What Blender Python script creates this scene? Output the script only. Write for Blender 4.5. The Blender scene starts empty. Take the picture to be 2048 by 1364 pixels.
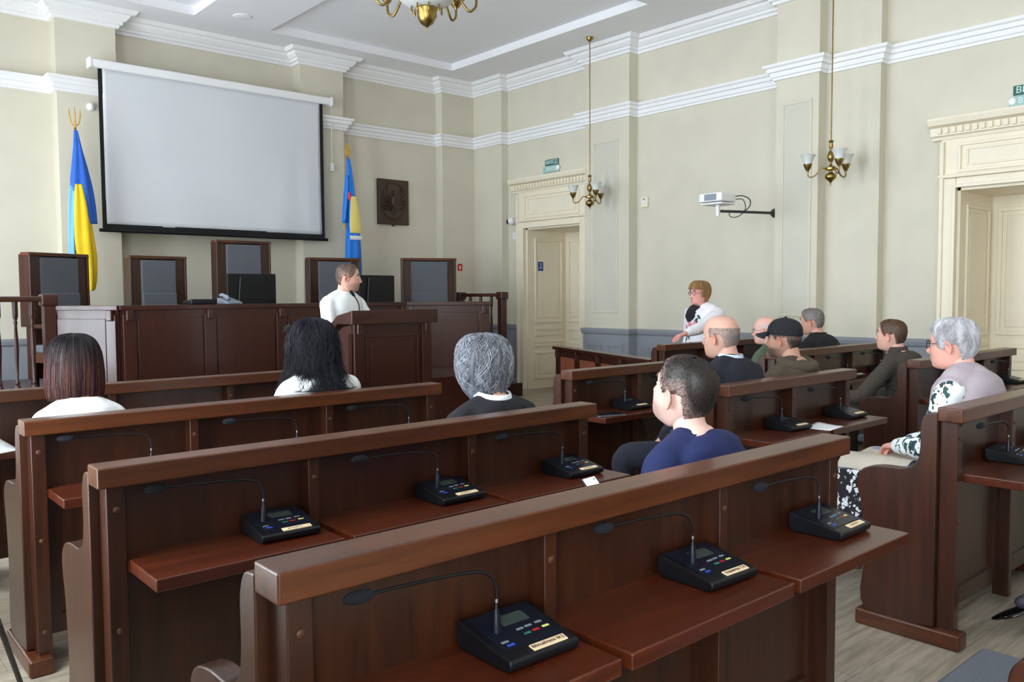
import bpy, bmesh, math, random
import numpy as np
from mathutils import Vector, Matrix

# ------------------------------------------------------------------ camera, world, exposure
S = 0.92                      # the plan below is laid out in units of 0.92 m; every root is scaled once at the end
scene = bpy.context.scene
COL = scene.collection
random.seed(7)
rng = np.random.default_rng(7)

FPX, YAW, PIT, ROLL, EYE = 1665.35, .7181, .0562, -.0057, 1.58
_cy, _sy = math.cos(YAW), math.sin(YAW)
_f = Vector((_sy * math.cos(PIT), _cy * math.cos(PIT), -math.sin(PIT)))
_r = Vector((_cy, -_sy, 0)); _u = _r.cross(_f)
_R = _r * math.cos(ROLL) + _u * math.sin(ROLL)
_U = -_r * math.sin(ROLL) + _u * math.cos(ROLL)
cam_d = bpy.data.cameras.new('camera'); cam = bpy.data.objects.new('camera', cam_d); COL.objects.link(cam)
cam_d.sensor_width = 36; cam_d.lens = FPX / 2048 * 36; cam_d.clip_start = .02; cam_d.clip_end = 200
cam.matrix_world = Matrix(((_R.x, _U.x, -_f.x, 0), (_R.y, _U.y, -_f.y, 0), (_R.z, _U.z, -_f.z, EYE * S), (0, 0, 0, 1)))
scene.camera = cam

world = bpy.data.worlds.new('sky'); scene.world = world; world.use_nodes = True
bg = world.node_tree.nodes['Background']
bg.inputs[0].default_value = (.84, .92, 1.0, 1); bg.inputs[1].default_value = 19.0

scene.view_settings.view_transform = 'Standard'
scene.view_settings.look = 'None'
scene.view_settings.exposure = 0.0
scene.view_settings.gamma = 1.0
scene.view_settings.use_curve_mapping = False
scene.cycles.use_denoising = True
scene.cycles.max_bounces = 10
scene.cycles.diffuse_bounces = 6
scene.cycles.sample_clamp_indirect = 6

XL, XR, YF, YB, ZS = -.14, 9.255, 11.58, -5.2, 5.15     # room: window wall, door wall, front wall, back wall, soffit
WIN = [(8.75, 10.35), (5.75, 7.35), (2.3, 3.9), (-1.1, .5), (-4.3, -2.7)]   # windows in the wall behind the photographer's left
WZ0, WZ1 = .55, 4.3
for y0, y1 in WIN:              # daylight portals in the window openings: guide the sky's light, add none
    ld = bpy.data.lights.new('window_portal', 'AREA'); ld.shape = 'RECTANGLE'; ld.size = (WZ1 - WZ0); ld.size_y = (y1 - y0)
    ld.cycles.is_portal = True
    lo = bpy.data.objects.new('window_portal', ld); COL.objects.link(lo)
    lo.location = (XL - .62, (y0 + y1) / 2, (WZ0 + WZ1) / 2); lo.rotation_euler = (0, -math.pi / 2, 0)

# ------------------------------------------------------------------ materials
MATS = {}
def lin(c):
    return tuple(((x / 255) / 12.92 if x / 255 <= .04045 else ((x / 255 + .055) / 1.055) ** 2.4) for x in c) + (1,)
def M(name, rgb=(128, 128, 128), rough=.5, metal=0., var=0., vs=8., bump=0., bs=80., coat=0., sss=0., trans=0., spec=.5, attr=False, emit=0.):
    if name in MATS: return MATS[name]
    m = bpy.data.materials.new(name); m.use_nodes = True; MATS[name] = m
    nt = m.node_tree; b = nt.nodes['Principled BSDF']; L = nt.links
    c = lin(rgb)
    b.inputs['Base Color'].default_value = c; b.inputs['Roughness'].default_value = rough; b.inputs['Metallic'].default_value = metal
    b.inputs['Coat Weight'].default_value = coat; b.inputs['Specular IOR Level'].default_value = spec
    b.inputs['Transmission Weight'].default_value = trans
    if sss:
        b.inputs['Subsurface Weight'].default_value = sss; b.inputs['Subsurface Radius'].default_value = (.012, .005, .003); b.inputs['Subsurface Scale'].default_value = 1.
    if emit:
        b.inputs['Emission Color'].default_value = c; b.inputs['Emission Strength'].default_value = emit
    tc = nt.nodes.new('ShaderNodeTexCoord')
    src = None
    if attr:
        a = nt.nodes.new('ShaderNodeAttribute'); a.attribute_name = 'Col'; src = a.outputs['Color']; L.new(src, b.inputs['Base Color'])
    if var:
        n = nt.nodes.new('ShaderNodeTexNoise'); n.inputs['Scale'].default_value = vs; n.inputs['Detail'].default_value = 5
        L.new(tc.outputs['Object'], n.inputs['Vector'])
        mx = nt.nodes.new('ShaderNodeMix'); mx.data_type = 'RGBA'; mx.blend_type = 'MULTIPLY'; mx.inputs[0].default_value = 1
        rp = nt.nodes.new('ShaderNodeMapRange'); rp.inputs[1].default_value = .3; rp.inputs[2].default_value = .7
        rp.inputs[3].default_value = 1 - var; rp.inputs[4].default_value = 1 + var
        L.new(n.outputs['Fac'], rp.inputs[0])
        cb = nt.nodes.new('ShaderNodeCombineColor')
        for i in range(3): L.new(rp.outputs[0], cb.inputs[i])
        if src: L.new(src, mx.inputs[6])
        else: mx.inputs[6].default_value = c
        L.new(cb.outputs[0], mx.inputs[7]); L.new(mx.outputs[2], b.inputs['Base Color'])
    if bump:
        n = nt.nodes.new('ShaderNodeTexNoise'); n.inputs['Scale'].default_value = bs; n.inputs['Detail'].default_value = 3
        L.new(tc.outputs['Object'], n.inputs['Vector'])
        bp = nt.nodes.new('ShaderNodeBump'); bp.inputs['Strength'].default_value = bump; bp.inputs['Distance'].default_value = .01
        L.new(n.outputs['Fac'], bp.inputs['Height']); L.new(bp.outputs[0], b.inputs['Normal'])
    return m

def wood(name, axis, dark, light, rough=.33, scale=1.):
    if name in MATS: return MATS[name]
    m = bpy.data.materials.new(name); m.use_nodes = True; MATS[name] = m
    nt = m.node_tree; b = nt.nodes['Principled BSDF']; L = nt.links
    tc = nt.nodes.new('ShaderNodeTexCoord'); mp = nt.nodes.new('ShaderNodeMapping')
    sc = [26 * scale] * 3; sc[axis] = 1.6 * scale; mp.inputs['Scale'].default_value = sc
    L.new(tc.outputs['Object'], mp.inputs['Vector'])
    n = nt.nodes.new('ShaderNodeTexNoise'); n.inputs['Scale'].default_value = 1.; n.inputs['Detail'].default_value = 7; n.inputs['Roughness'].default_value = .62; n.inputs['Distortion'].default_value = .5
    L.new(mp.outputs[0], n.inputs['Vector'])
    r = nt.nodes.new('ShaderNodeValToRGB'); r.color_ramp.elements[0].position = .3; r.color_ramp.elements[1].position = .72
    r.color_ramp.elements[0].color = lin(dark); r.color_ramp.elements[1].color = lin(light)
    L.new(n.outputs['Fac'], r.inputs[0]); L.new(r.outputs[0], b.inputs['Base Color'])
    mp2 = nt.nodes.new('ShaderNodeMapping'); s2 = [170.] * 3; s2[axis] = 5.; mp2.inputs['Scale'].default_value = s2
    L.new(tc.outputs['Object'], mp2.inputs['Vector'])
    n2 = nt.nodes.new('ShaderNodeTexNoise'); n2.inputs['Scale'].default_value = 1.; n2.inputs['Detail'].default_value = 2
    L.new(mp2.outputs[0], n2.inputs['Vector'])
    rr = nt.nodes.new('ShaderNodeMapRange'); rr.inputs[3].default_value = rough - .02; rr.inputs[4].default_value = rough + .04
    L.new(n2.outputs['Fac'], rr.inputs[0]); L.new(rr.outputs[0], b.inputs['Roughness'])
    b.inputs['Specular IOR Level'].default_value = .5
    b.inputs['Coat Weight'].default_value = .12; b.inputs['Coat Roughness'].default_value = .15
    return m

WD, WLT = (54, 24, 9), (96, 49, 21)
wx = wood('wood_grain_x', 0, WD, WLT); wy = wood('wood_grain_y', 1, WD, WLT); wz = wood('wood_grain_z_shaded', 2, (35, 14, 6), (66, 31, 14))  # upright-grain wood is darker: shade on the pew backs is put into its colour
dxm = wood('desk_wood_x', 0, (56, 20, 8), (86, 35, 14), .3)
dz = wood('dais_wood_z', 2, (46, 16, 9), (60, 23, 13), .29)
dxw = wood('dais_wood_x', 0, (46, 16, 9), (60, 23, 13), .29)
cream = M('cream_plaster', (212, 206, 189), .75, var=.03, vs=2.5, bump=.05, bs=60)
creamp = M('cream_panel_plaster', (205, 201, 187), .75, var=.03, vs=2.5, bump=.05, bs=60)
white = M('white_moulding_paint', (240, 239, 240), .6)
ceilm = M('ceiling_white', (236, 235, 238), .8, var=.015, vs=1.2)
doorm = M('door_cream_paint', (236, 226, 204), .45, var=.02, vs=6)
greyd = M('dado_grey_paint', (142, 145, 153), .55, var=.03, vs=5)
steel = M('dark_steel', (70, 70, 72), .4, metal=.8)
blackp = M('black_plastic', (11, 12, 16), .42, spec=.35)
brass = M('antique_brass', (150, 125, 72), .32, metal=1., var=.25, vs=30)
glassm = M('frosted_glass', (236, 238, 235), .35, trans=.25, sss=0)
fabric = M('grey_upholstery', (92, 95, 103), .9, var=.14, vs=160, bump=.25, bs=600)
whitep = M('white_plastic', (235, 235, 236), .4)
paper = M('white_paper', (244, 245, 250), .7)
screenm = M('projection_screen_fabric', (214, 216, 221), .8, var=.02, vs=1.2)

# ------------------------------------------------------------------ mesh helpers
class MB:
    def __init__(s): s.v = []; s.f = []; s.m = []
    def add(s, vs, fs, mi=0):
        o = len(s.v); s.v.extend([tuple(float(c) for c in p) for p in vs]); s.f.extend([tuple(i + o for i in f) for f in fs]); s.m.extend([mi] * len(fs)); return s
    def box(s, x0, y0, z0, x1, y1, z1, mi=0):
        return s.add([(x0, y0, z0), (x1, y0, z0), (x1, y1, z0), (x0, y1, z0), (x0, y0, z1), (x1, y0, z1), (x1, y1, z1), (x0, y1, z1)],
                     [(0, 3, 2, 1), (4, 5, 6, 7), (0, 1, 5, 4), (1, 2, 6, 5), (2, 3, 7, 6), (3, 0, 4, 7)], mi)
    def prism(s, poly, axis, a0, a1, mi=0):
        n = len(poly)
        def p3(p, a):
            if axis == 0: return (a, p[0], p[1])
            if axis == 1: return (p[0], a, p[1])
            return (p[0], p[1], a)
        vs = [p3(p, a0) for p in poly] + [p3(p, a1) for p in poly]
        fs = [tuple(range(n))[::-1], tuple(range(n, 2 * n))] + [(i, (i + 1) % n, n + (i + 1) % n, n + i) for i in range(n)]
        return s.add(vs, fs, mi)
    def rings(s, rs, mi=0, cap=True, closed=True):
        k = len(rs); n = len(rs[0]); vs = [p for r in rs for p in r]; fs = []
        for i in range(k - 1):
            for j in range(n if closed else n - 1):
                a = i * n + j; b = i * n + (j + 1) % n; fs.append((a, b, b + n, a + n))
        if cap and closed: fs.append(tuple(range(n))[::-1]); fs.append(tuple(range((k - 1) * n, k * n)))
        return s.add(vs, fs, mi)
    def lathe(s, prof, n=16, c=(0, 0, 0), mi=0, cap=True):
        rs = []
        for r, z in prof:
            rs.append([(c[0] + r * math.cos(2 * math.pi * j / n), c[1] + r * math.sin(2 * math.pi * j / n), c[2] + z) for j in range(n)])
        return s.rings(rs, mi, cap)
    def tube(s, pts, r, n=8, mi=0, ell=None, round_end=False):
        pts = [Vector(p) for p in pts]; k = len(pts)
        rad = list(r) if hasattr(r, '__len__') else [r] * k
        if round_end:
            d = (pts[-1] - pts[-2]).normalized(); re = rad[-1]
            pts += [pts[-1] + d * re * .6, pts[-1] + d * re * .95]; rad += [re * .8, re * .3]
            d0 = (pts[0] - pts[1]).normalized(); r0 = rad[0]
            pts = [pts[0] + d0 * r0 * .95, pts[0] + d0 * r0 * .6] + pts; rad = [r0 * .3, r0 * .8] + rad; k = len(pts)
        rs = []; up = None
        for i in range(k):
            t = (pts[min(i + 1, k - 1)] - pts[max(i - 1, 0)])
            t = t.normalized() if t.length > 1e-9 else Vector((0, 0, 1))
            if up is None:
                up = Vector((0, 0, 1)) if abs(t.z) < .9 else Vector((1, 0, 0))
            sd = t.cross(up)
            if sd.length < 1e-6: sd = t.cross(Vector((0, 1, 0)))
            sd.normalize(); up = sd.cross(t).normalized()
            rs.append([pts[i] + (sd * math.cos(2 * math.pi * j / n) + up * math.sin(2 * math.pi * j / n)) * rad[i] for j in range(n)])
        return s.rings(rs, mi)
    def ell(s, c, r, nu=16, nv=10, mi=0, R=None):
        rs = []
        for i in range(nv + 1):
            ph = math.pi * i / nv; sp = max(math.sin(ph), .02); cp = -math.cos(ph)
            ring = []
            for j in range(nu):
                p = Vector((r[0] * sp * math.cos(2 * math.pi * j / nu), r[1] * sp * math.sin(2 * math.pi * j / nu), r[2] * cp))
                if R is not None: p = R @ p
                ring.append(p + Vector(c))
            rs.append(ring)
        return s.rings(rs, mi)
    def bmesh(s):
        bm = bmesh.new(); vs = [bm.verts.new(p) for p in s.v]
        for f, mi in zip(s.f, s.m):
            try:
                fc = bm.faces.new([vs[i] for i in f]); fc.material_index = mi
            except ValueError: pass
        bmesh.ops.recalc_face_normals(bm, faces=bm.faces)
        return bm

def finish_mesh(me, smooth):
    if smooth:
        me.polygons.foreach_set('use_smooth', [True] * len(me.polygons))
        if smooth is not True: me.set_sharp_from_angle(angle=math.radians(smooth))
    me.update()

def link(name, me, parent=None, loc=None, rot=None):
    o = bpy.data.objects.new(name, me); COL.objects.link(o)
    if parent is not None: o.parent = parent
    if loc is not None: o.location = loc
    if rot is not None: o.rotation_euler = rot
    return o

def part(name, mb, mat, parent=None, bevel=0, seg=2, smooth=None, loc=None, rot=None, label=None, kind=None):
    bm = mb.bmesh()
    if bevel:
        es = [e for e in bm.edges if len(e.link_faces) == 2 and e.calc_face_angle(0) > .5]
        bmesh.ops.bevel(bm, geom=es, offset=bevel, segments=seg, affect='EDGES', profile=.5, clamp_overlap=True)
        smooth = True
    me = bpy.data.meshes.new(name); bm.to_mesh(me); bm.free()
    for m in (mat if isinstance(mat, (list, tuple)) else [mat]): me.materials.append(m)
    finish_mesh(me, smooth)
    o = link(name, me, parent, loc, rot)
    if bevel:
        wn = o.modifiers.new('even_normals', 'WEIGHTED_NORMAL'); wn.weight = 60
    if label: o['label'] = label
    if kind: o['kind'] = kind
    return o

def thing(name, label, cat, loc=(0, 0, 0), rz=0., group=None, sc=None):
    o = bpy.data.objects.new(name, None); COL.objects.link(o); o.location = loc; o.rotation_euler = (0, 0, rz)
    o.empty_display_size = .1
    if sc: o.scale = (sc,) * 3
    return tag(o, label, cat, group)
def tag(o, label, cat, group=None):
    o['label'] = label; o['category'] = cat
    if group: o['group'] = group
    return o
def struct(o, label=None):
    o['kind'] = 'structure'
    if label: o['label'] = label; 
    return o
def dup(src, parent, loc=None, rot=None):
    c = src.copy(); COL.objects.link(c); c.parent = parent
    if loc is not None: c.location = loc
    if rot is not None: c.rotation_euler = rot
    return c
def text_part(s, size, mat, parent, mtx, name='lettering', depth=.0006):
    cu = bpy.data.curves.new(name, 'FONT'); cu.body = s; cu.size = size; cu.extrude = depth; cu.align_x = 'CENTER'; cu.align_y = 'CENTER'; cu.resolution_u = 2
    t = bpy.data.objects.new(name, cu); COL.objects.link(t)
    bpy.context.view_layer.update()
    me = bpy.data.meshes.new_from_object(t.evaluated_get(bpy.context.evaluated_depsgraph_get()))
    bpy.data.objects.remove(t); me.materials.clear(); me.materials.append(mat)
    o = link(name, me, parent); o.matrix_local = mtx
    return o
def catmull(pts, n=6, closed=False):
    P = [np.array(p, float) for p in pts]; out = []
    k = len(P)
    for i in range(k if closed else k - 1):
        p0 = P[(i - 1) % k] if closed or i > 0 else P[0]; p1 = P[i]; p2 = P[(i + 1) % k]; p3 = P[(i + 2) % k] if closed or i + 2 < k else P[-1]
        for t in np.linspace(0, 1, n, endpoint=False):
            out.append(tuple(.5 * ((2 * p1) + (-p0 + p2) * t + (2 * p0 - 5 * p1 + 4 * p2 - p3) * t * t + (-p0 + 3 * p1 - 3 * p2 + p3) * t ** 3)))
    if not closed: out.append(tuple(P[-1]))
    return out
def sweep(path, prof, name, mat, parent=None, side=1):
    """moulding: prof (out, z) swept along a plan polyline with mitred corners; out is to the left of travel * side"""
    mb = MB(); P = [Vector((p[0], p[1])) for p in path]; rs = []
    for i, p in enumerate(P):
        d0 = (p - P[i - 1]).normalized() if i > 0 else None; d1 = (P[i + 1] - p).normalized() if i < len(P) - 1 else None
        if d0 is None: d0 = d1
        if d1 is None: d1 = d0
        n0 = Vector((-d0.y, d0.x)); n1 = Vector((-d1.y, d1.x)); b = n0 + n1
        b = b / max(b.dot(n0), .2) * side
        rs.append([(p.x + b.x * o, p.y + b.y * o, z) for o, z in prof])
    mb.rings(rs)
    return part(name, mb, mat, parent)

# ------------------------------------------------------------------ the room
def frame_x(mb, X, y0, y1, z0, z1, w, d):
    for b in ((y0, z0, y1, z0 + w), (y0, z1 - w, y1, z1), (y0, z0 + w, y0 + w, z1 - w), (y1 - w, z0 + w, y1, z1 - w)):
        mb.box(X - d, b[0], b[1], X, b[2], b[3])
    return mb
def frame_y(mb, Y, x0, x1, z0, z1, w, d):
    for b in ((x0, z0, x1, z0 + w), (x0, z1 - w, x1, z1), (x0, z0 + w, x0 + w, z1 - w), (x1 - w, z0 + w, x1, z1 - w)):
        mb.box(b[0], Y - d, b[1], b[2], Y, b[3])
    return mb

# floor: pale worn laminate
fm = bpy.data.materials.new('floor_laminate'); fm.use_nodes = True
nt = fm.node_tree; b_ = nt.nodes['Principled BSDF']
tc = nt.nodes.new('ShaderNodeTexCoord'); mp = nt.nodes.new('ShaderNodeMapping'); mp.inputs['Scale'].default_value = (2.2, 22, 1)
nt.links.new(tc.outputs['Object'], mp.inputs[0])
nz = nt.nodes.new('ShaderNodeTexNoise'); nz.inputs['Scale'].default_value = 1.6; nz.inputs['Detail'].default_value = 8; nz.inputs['Distortion'].default_value = .6
nt.links.new(mp.outputs[0], nz.inputs['Vector'])
br = nt.nodes.new('ShaderNodeTexBrick'); br.inputs['Scale'].default_value = 1.; br.inputs['Brick Width'].default_value = 1.3; br.inputs['Row Height'].default_value = .2
br.inputs['Mortar Size'].default_value = .0015; br.inputs['Color1'].default_value = lin((176, 166, 150)); br.inputs['Color2'].default_value = lin((166, 154, 137)); br.inputs['Mortar'].default_value = lin((120, 108, 94))
nt.links.new(tc.outputs['Object'], br.inputs['Vector'])
rp = nt.nodes.new('ShaderNodeValToRGB'); rp.color_ramp.elements[0].color = (.62, .60, .58, 1); rp.color_ramp.elements[1].color = (1.1, 1.08, 1.06, 1); rp.color_ramp.elements[0].position = .32; rp.color_ramp.elements[1].position = .7
nt.links.new(nz.outputs['Fac'], rp.inputs[0])
mx = nt.nodes.new('ShaderNodeMix'); mx.data_type = 'RGBA'; mx.blend_type = 'MULTIPLY'; mx.inputs[0].default_value = 1
nt.links.new(br.outputs[0], mx.inputs[6]); nt.links.new(rp.outputs[0], mx.inputs[7]); nt.links.new(mx.outputs[2], b_.inputs['Base Color'])
b_.inputs['Roughness'].default_value = .4
struct(part('floor', MB().box(XL - .7, YB - .3, -.12, XR + 1.2, YF + .3, 0), fm))

# ceiling: soffit bands round recessed coffers
cb = MB(); XB = [(XL - .7, 1.0), (4.09, 5.1), (8.2, XR + 1.1)]; YBn = [(YB - .3, -3.4), (.8, 1.8), (5.8, 6.8), (10.8, YF + .3)]
cb.box(XL - .7, YB - .3, 5.26, XR + 1.1, YF + .3, 5.4)
for x0, x1 in XB: cb.box(x0, YB - .3, ZS, x1, YF + .3, 5.26)
for y0, y1 in YBn:
    for (xa, xb) in ((1.0, 4.09), (5.1, 8.2)): cb.box(xa, y0, ZS, xb, y1, 5.26)
ceil = struct(part('ceiling', cb, ceilm))

wf = struct(part('wall_front', MB().box(XL - .7, YF, 0, XR + 1.1, YF + .3, 5.2), cream))
for x0, x1, p in ((XL, .69, .18), (2.6, 3.29, .24), (5.82, 6.53, .24), (8.43, XR, .18)):
    part('pilaster', MB().box(x0, YF - p, 0, x1, YF + .02, 5.16), cream, wf)
D1, D2 = (8.927, 10.226), (2.23, 3.526)
DT = 2.66
wr = MB()
for y0, y1 in ((YB - .3, D2[0]), (D2[1], D1[0]), (D1[1], YF + .02)): wr.box(XR, y0, 0, XR + 1.0, y1, 5.2)
for d in (D1, D2): wr.box(XR, d[0], DT, XR + 1.0, d[1], 5.2)
wr.box(XR + 1.0, YB - .3, 0, XR + 1.1, YF + .3, 5.2)
wr = struct(part('wall_right', wr, cream))
for x, y0, y1 in ((9.11, 10.662, YF), (9.08, 7.857, 8.72), (9.113, 4.291, 4.92), (8.944, 4.918, 5.46), (9.08, -.6, .4)):
    part('pilaster', MB().box(x, y0, 0, XR + .02, y1, 5.16), cream, wr)
for x, y0, y1 in ((9.08, 8.06, 8.55), (8.944, 4.995, 5.385)):
    part('pilaster_panel', frame_x(MB(), x + .002, y0, y1, 1.30, 3.80, .035, .014), cream, wr, bevel=.004)
    part('pilaster_field', MB().box(x - .003, y0 + .035, 1.335, x + .01, y1 - .035, 3.765), creamp, wr)
wl = MB(); ys = [YB - .3]
for y0, y1 in sorted(WIN): ys += [y0, y1]
ys.append(YF + .3)
for i in range(0, len(ys), 2): wl.box(XL - .6, ys[i], 0, XL, ys[i + 1], 5.2)
for y0, y1 in WIN:
    wl.box(XL - .6, y0, 0, XL, y1, WZ0); wl.box(XL - .6, y0, WZ1, XL, y1, 5.2)
struct(part('wall_left', wl, cream))
struct(part('wall_back', MB().box(XL - .7, YB - .3, 0, XR + 1.1, YB, 5.2), cream))
pane_m = bpy.data.materials.new('window_glass'); pane_m.use_nodes = True
_n = pane_m.node_tree; _n.nodes.remove(_n.nodes['Principled BSDF'])
_t = _n.nodes.new('ShaderNodeBsdfTransparent'); _t.inputs[0].default_value = (.97, .98, .98, 1); _g = _n.nodes.new('ShaderNodeBsdfGlossy'); _g.inputs['Roughness'].default_value = .02
_x = _n.nodes.new('ShaderNodeMixShader'); _x.inputs[0].default_value = .06; _n.links.new(_t.outputs[0], _x.inputs[1]); _n.links.new(_g.outputs[0], _x.inputs[2]); _n.links.new(_x.outputs[0], _n.nodes['Material Output'].inputs[0])
for i, (y0, y1) in enumerate(WIN):
    w = MB(); X = XL - .5; fw = .07
    for (a, b, c, d) in ((y0, WZ0, y1, WZ0 + fw), (y0, WZ1 - fw, y1, WZ1), (y0, WZ0, y0 + fw, WZ1), (y1 - fw, WZ0, y1, WZ1), ((y0 + y1) / 2 - .045, WZ0, (y0 + y1) / 2 + .045, WZ1), (y0, 3.2, y1, 3.3)):
        w.box(X - .04, a, b, X + .04, c, d)
    o = struct(part('window_%d' % (i + 1), w, white, bevel=.008))
    part('pane', MB().box(X - .004, y0 + .05, WZ0 + .05, X + .004, y1 - .05, WZ1 - .05), pane_m, o)
    part('window_sill', MB().box(XL - .45, y0 - .04, WZ0 - .06, XL + .08, y1 + .04, WZ0 - .005), white, o, bevel=.01)

PATH = [(XL, 11.40), (.69, 11.40), (.69, YF), (2.6, YF), (2.6, 11.34), (3.29, 11.34), (3.29, YF), (5.82, YF), (5.82, 11.34), (6.53, 11.34), (6.53, YF), (8.43, YF), (8.43, 11.40),
        (9.11, 11.40), (9.11, 10.662), (XR, 10.662), (XR, 8.72), (9.08, 8.72), (9.08, 7.857), (XR, 7.857), (XR, 5.46), (8.944, 5.46), (8.944, 4.918), (9.113, 4.918), (9.113, 4.291), (XR, 4.291), (XR, YB)]
CORN = [(-.01, 4.95), (.035, 4.95), (.045, 4.985), (.075, 4.99), (.075, 5.025), (.10, 5.03), (.14, 5.07), (.15, 5.10), (.20, 5.105), (.235, 5.155), (-.01, 5.155)]
FRZ = [(-.01, 4.075), (.03, 4.075), (.03, 4.105), (.05, 4.11), (.055, 4.16), (.085, 4.165), (.09, 4.205), (.115, 4.22), (.12, 4.25), (-.01, 4.262)]
struct(sweep(PATH, CORN, 'trim_1', white, side=-1))
struct(sweep(PATH, FRZ, 'trim_2', white, side=-1))
DAD = [(-.01, 0), (.045, 0), (.045, .15), (.03, .17), (.02, .17), (.02, .98), (.04, 1.0), (.05, 1.04), (.05, 1.065), (-.01, 1.075)]
k1, k2 = 15, 24
struct(sweep(PATH[:k1 + 1] + [(XR, 10.42)], DAD, 'trim_3', greyd, side=-1))
t4 = struct(sweep([(XR, 8.75)] + PATH[16:26] + [(XR, 3.70)], DAD, 'trim_4', greyd, side=-1))
struct(sweep([(XR, 2.05), (XR, YB)], DAD, 'trim_5', greyd, side=-1))
for y0, y1 in ((6.85, 7.65), (5.7, 6.65)):
    part('dado_panel', frame_x(MB(), XR - .018, y0, y1, .30, .86, .05, .014), greyd, t4, bevel=.004)
part('dado_panel', frame_x(MB(), 9.08 - .018, 7.95, 8.28, .30, .86, .05, .014), greyd, t4, bevel=.004)
part('dado_panel', frame_x(MB(), 9.08 - .018, 8.36, 8.68, .30, .86, .05, .014), greyd, t4, bevel=.004)

def door(n, d, dzv):
    y0, y1 = d; T = DT; o = MB()
    for ya, yb in ((y0 - .15, y0), (y1, y1 + .15)): o.box(XR - .06, ya, 0, XR + .01, yb, T + .1)
    o.box(XR - .06, y0, T, XR + .01, y1, T + .1)
    root = struct(part('door_%d' % n, o, doorm, bevel=.012))
    j = MB()
    for ya, yb in ((y0 - .155, y0 - .115), (y1 + .115, y1 + .155)): j.box(XR - .085, ya, 0, XR - .05, yb, T + .48 + dzv)
    for ya, yb in ((y0 - .03, y0 + .005), (y1 - .005, y1 + .03)): j.box(XR - .075, ya, 0, XR - .05, yb, T + .02)
    j.box(XR - .075, y0, T - .005, XR - .05, y1, T + .03)
    part('architrave', j, doorm, root, bevel=.006)
    part('header', MB().box(XR - .05, y0 - .15, T + .1, XR + .01, y1 + .15, T + .52 + dzv), doorm, root)
    m = MB(); frame_x(m, XR - .049, y0 + .02, y1 - .02, T + .15, T + .45 + dzv, .03, .025); frame_x(m, XR - .049, y0 + .10, y1 - .10, T + .21, T + .39 + dzv, .02, .014)
    part('header_panel', m, doorm, root, bevel=.004)
    part('header_band', MB().box(XR - .09, y0 - .17, T + .1, XR, y1 + .17, T + .135), doorm, root, bevel=.008)
    zb = T + .50 + dzv
    hood = MB().prism([(XR, zb), (XR - .07, zb), (XR - .08, zb + .03), (XR - .11, zb + .04), (XR - .12, zb + .12), (XR - .18, zb + .14), (XR - .20, zb + .19), (XR - .20, zb + .21), (XR, zb + .23)], 1, y0 - .24, y1 + .24)
    part('hood', hood, doorm, root)
    dent = part('dentil', MB().box(XR - .145, 0, zb + .055, XR - .10, .035, zb + .115), doorm, root, loc=(0, y0 - .19, 0))
    k = int((y1 - y0 + .36) / .07)
    for i in range(1, k + 1): dup(dent, root, (0, y0 - .19 + i * .07, 0))
    # deep panelled reveal and double leaves
    rv = MB().box(XR + .005, y1 - .03, 0, XR + .93, y1 + .01, T); part('reveal', rv, doorm, root)
    rn = MB().box(XR + .005, y0 - .01, 0, XR + .93, y0 + .03, T); part('reveal', rn, doorm, root)
    part('soffit', MB().box(XR + .005, y0, T - .03, XR + .93, y1, T + .01), doorm, root)
    for z0, z1 in ((.16, .62), (.70, .80), (.88, 1.02), (1.10, 2.5)):
        m = MB(); frame_y(m, y1 - .029, XR + .16, XR + .80, z0, z1, .04, .022); m.box(XR + .25, y1 - .042, z0 + .08, XR + .71, y1 - .02, z1 - .08) if z1 - z0 > .3 else m.box(XR + .20, y1 - .036, z0 + .03, XR + .76, y1 - .02, z1 - .03)
        part('reveal_panel', m, doorm, root, bevel=.006)
    ym = (y0 + y1) / 2; XD = XR + .88
    for ya, yb in ((y0 + .02, ym - .004), (ym + .004, y1 - .03)):
        lf = part('leaf', MB().box(XD, ya, .01, XD + .05, yb, T - .03), doorm, root, bevel=.004)
        for z0, z1 in ((.18, .62), (.72, 1.0), (1.10, 2.5)):
            m = MB(); frame_x(m, XD + .001, ya + .07, yb - .07, z0, z1, .045, .024); m.box(XD - .016, ya + .16, z0 + .09, XD + .01, yb - .16, z1 - .09)
            part('leaf_panel', m, doorm, lf, bevel=.006)
    return root
door(1, D1, .08); door(2, D2, 0.)

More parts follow.
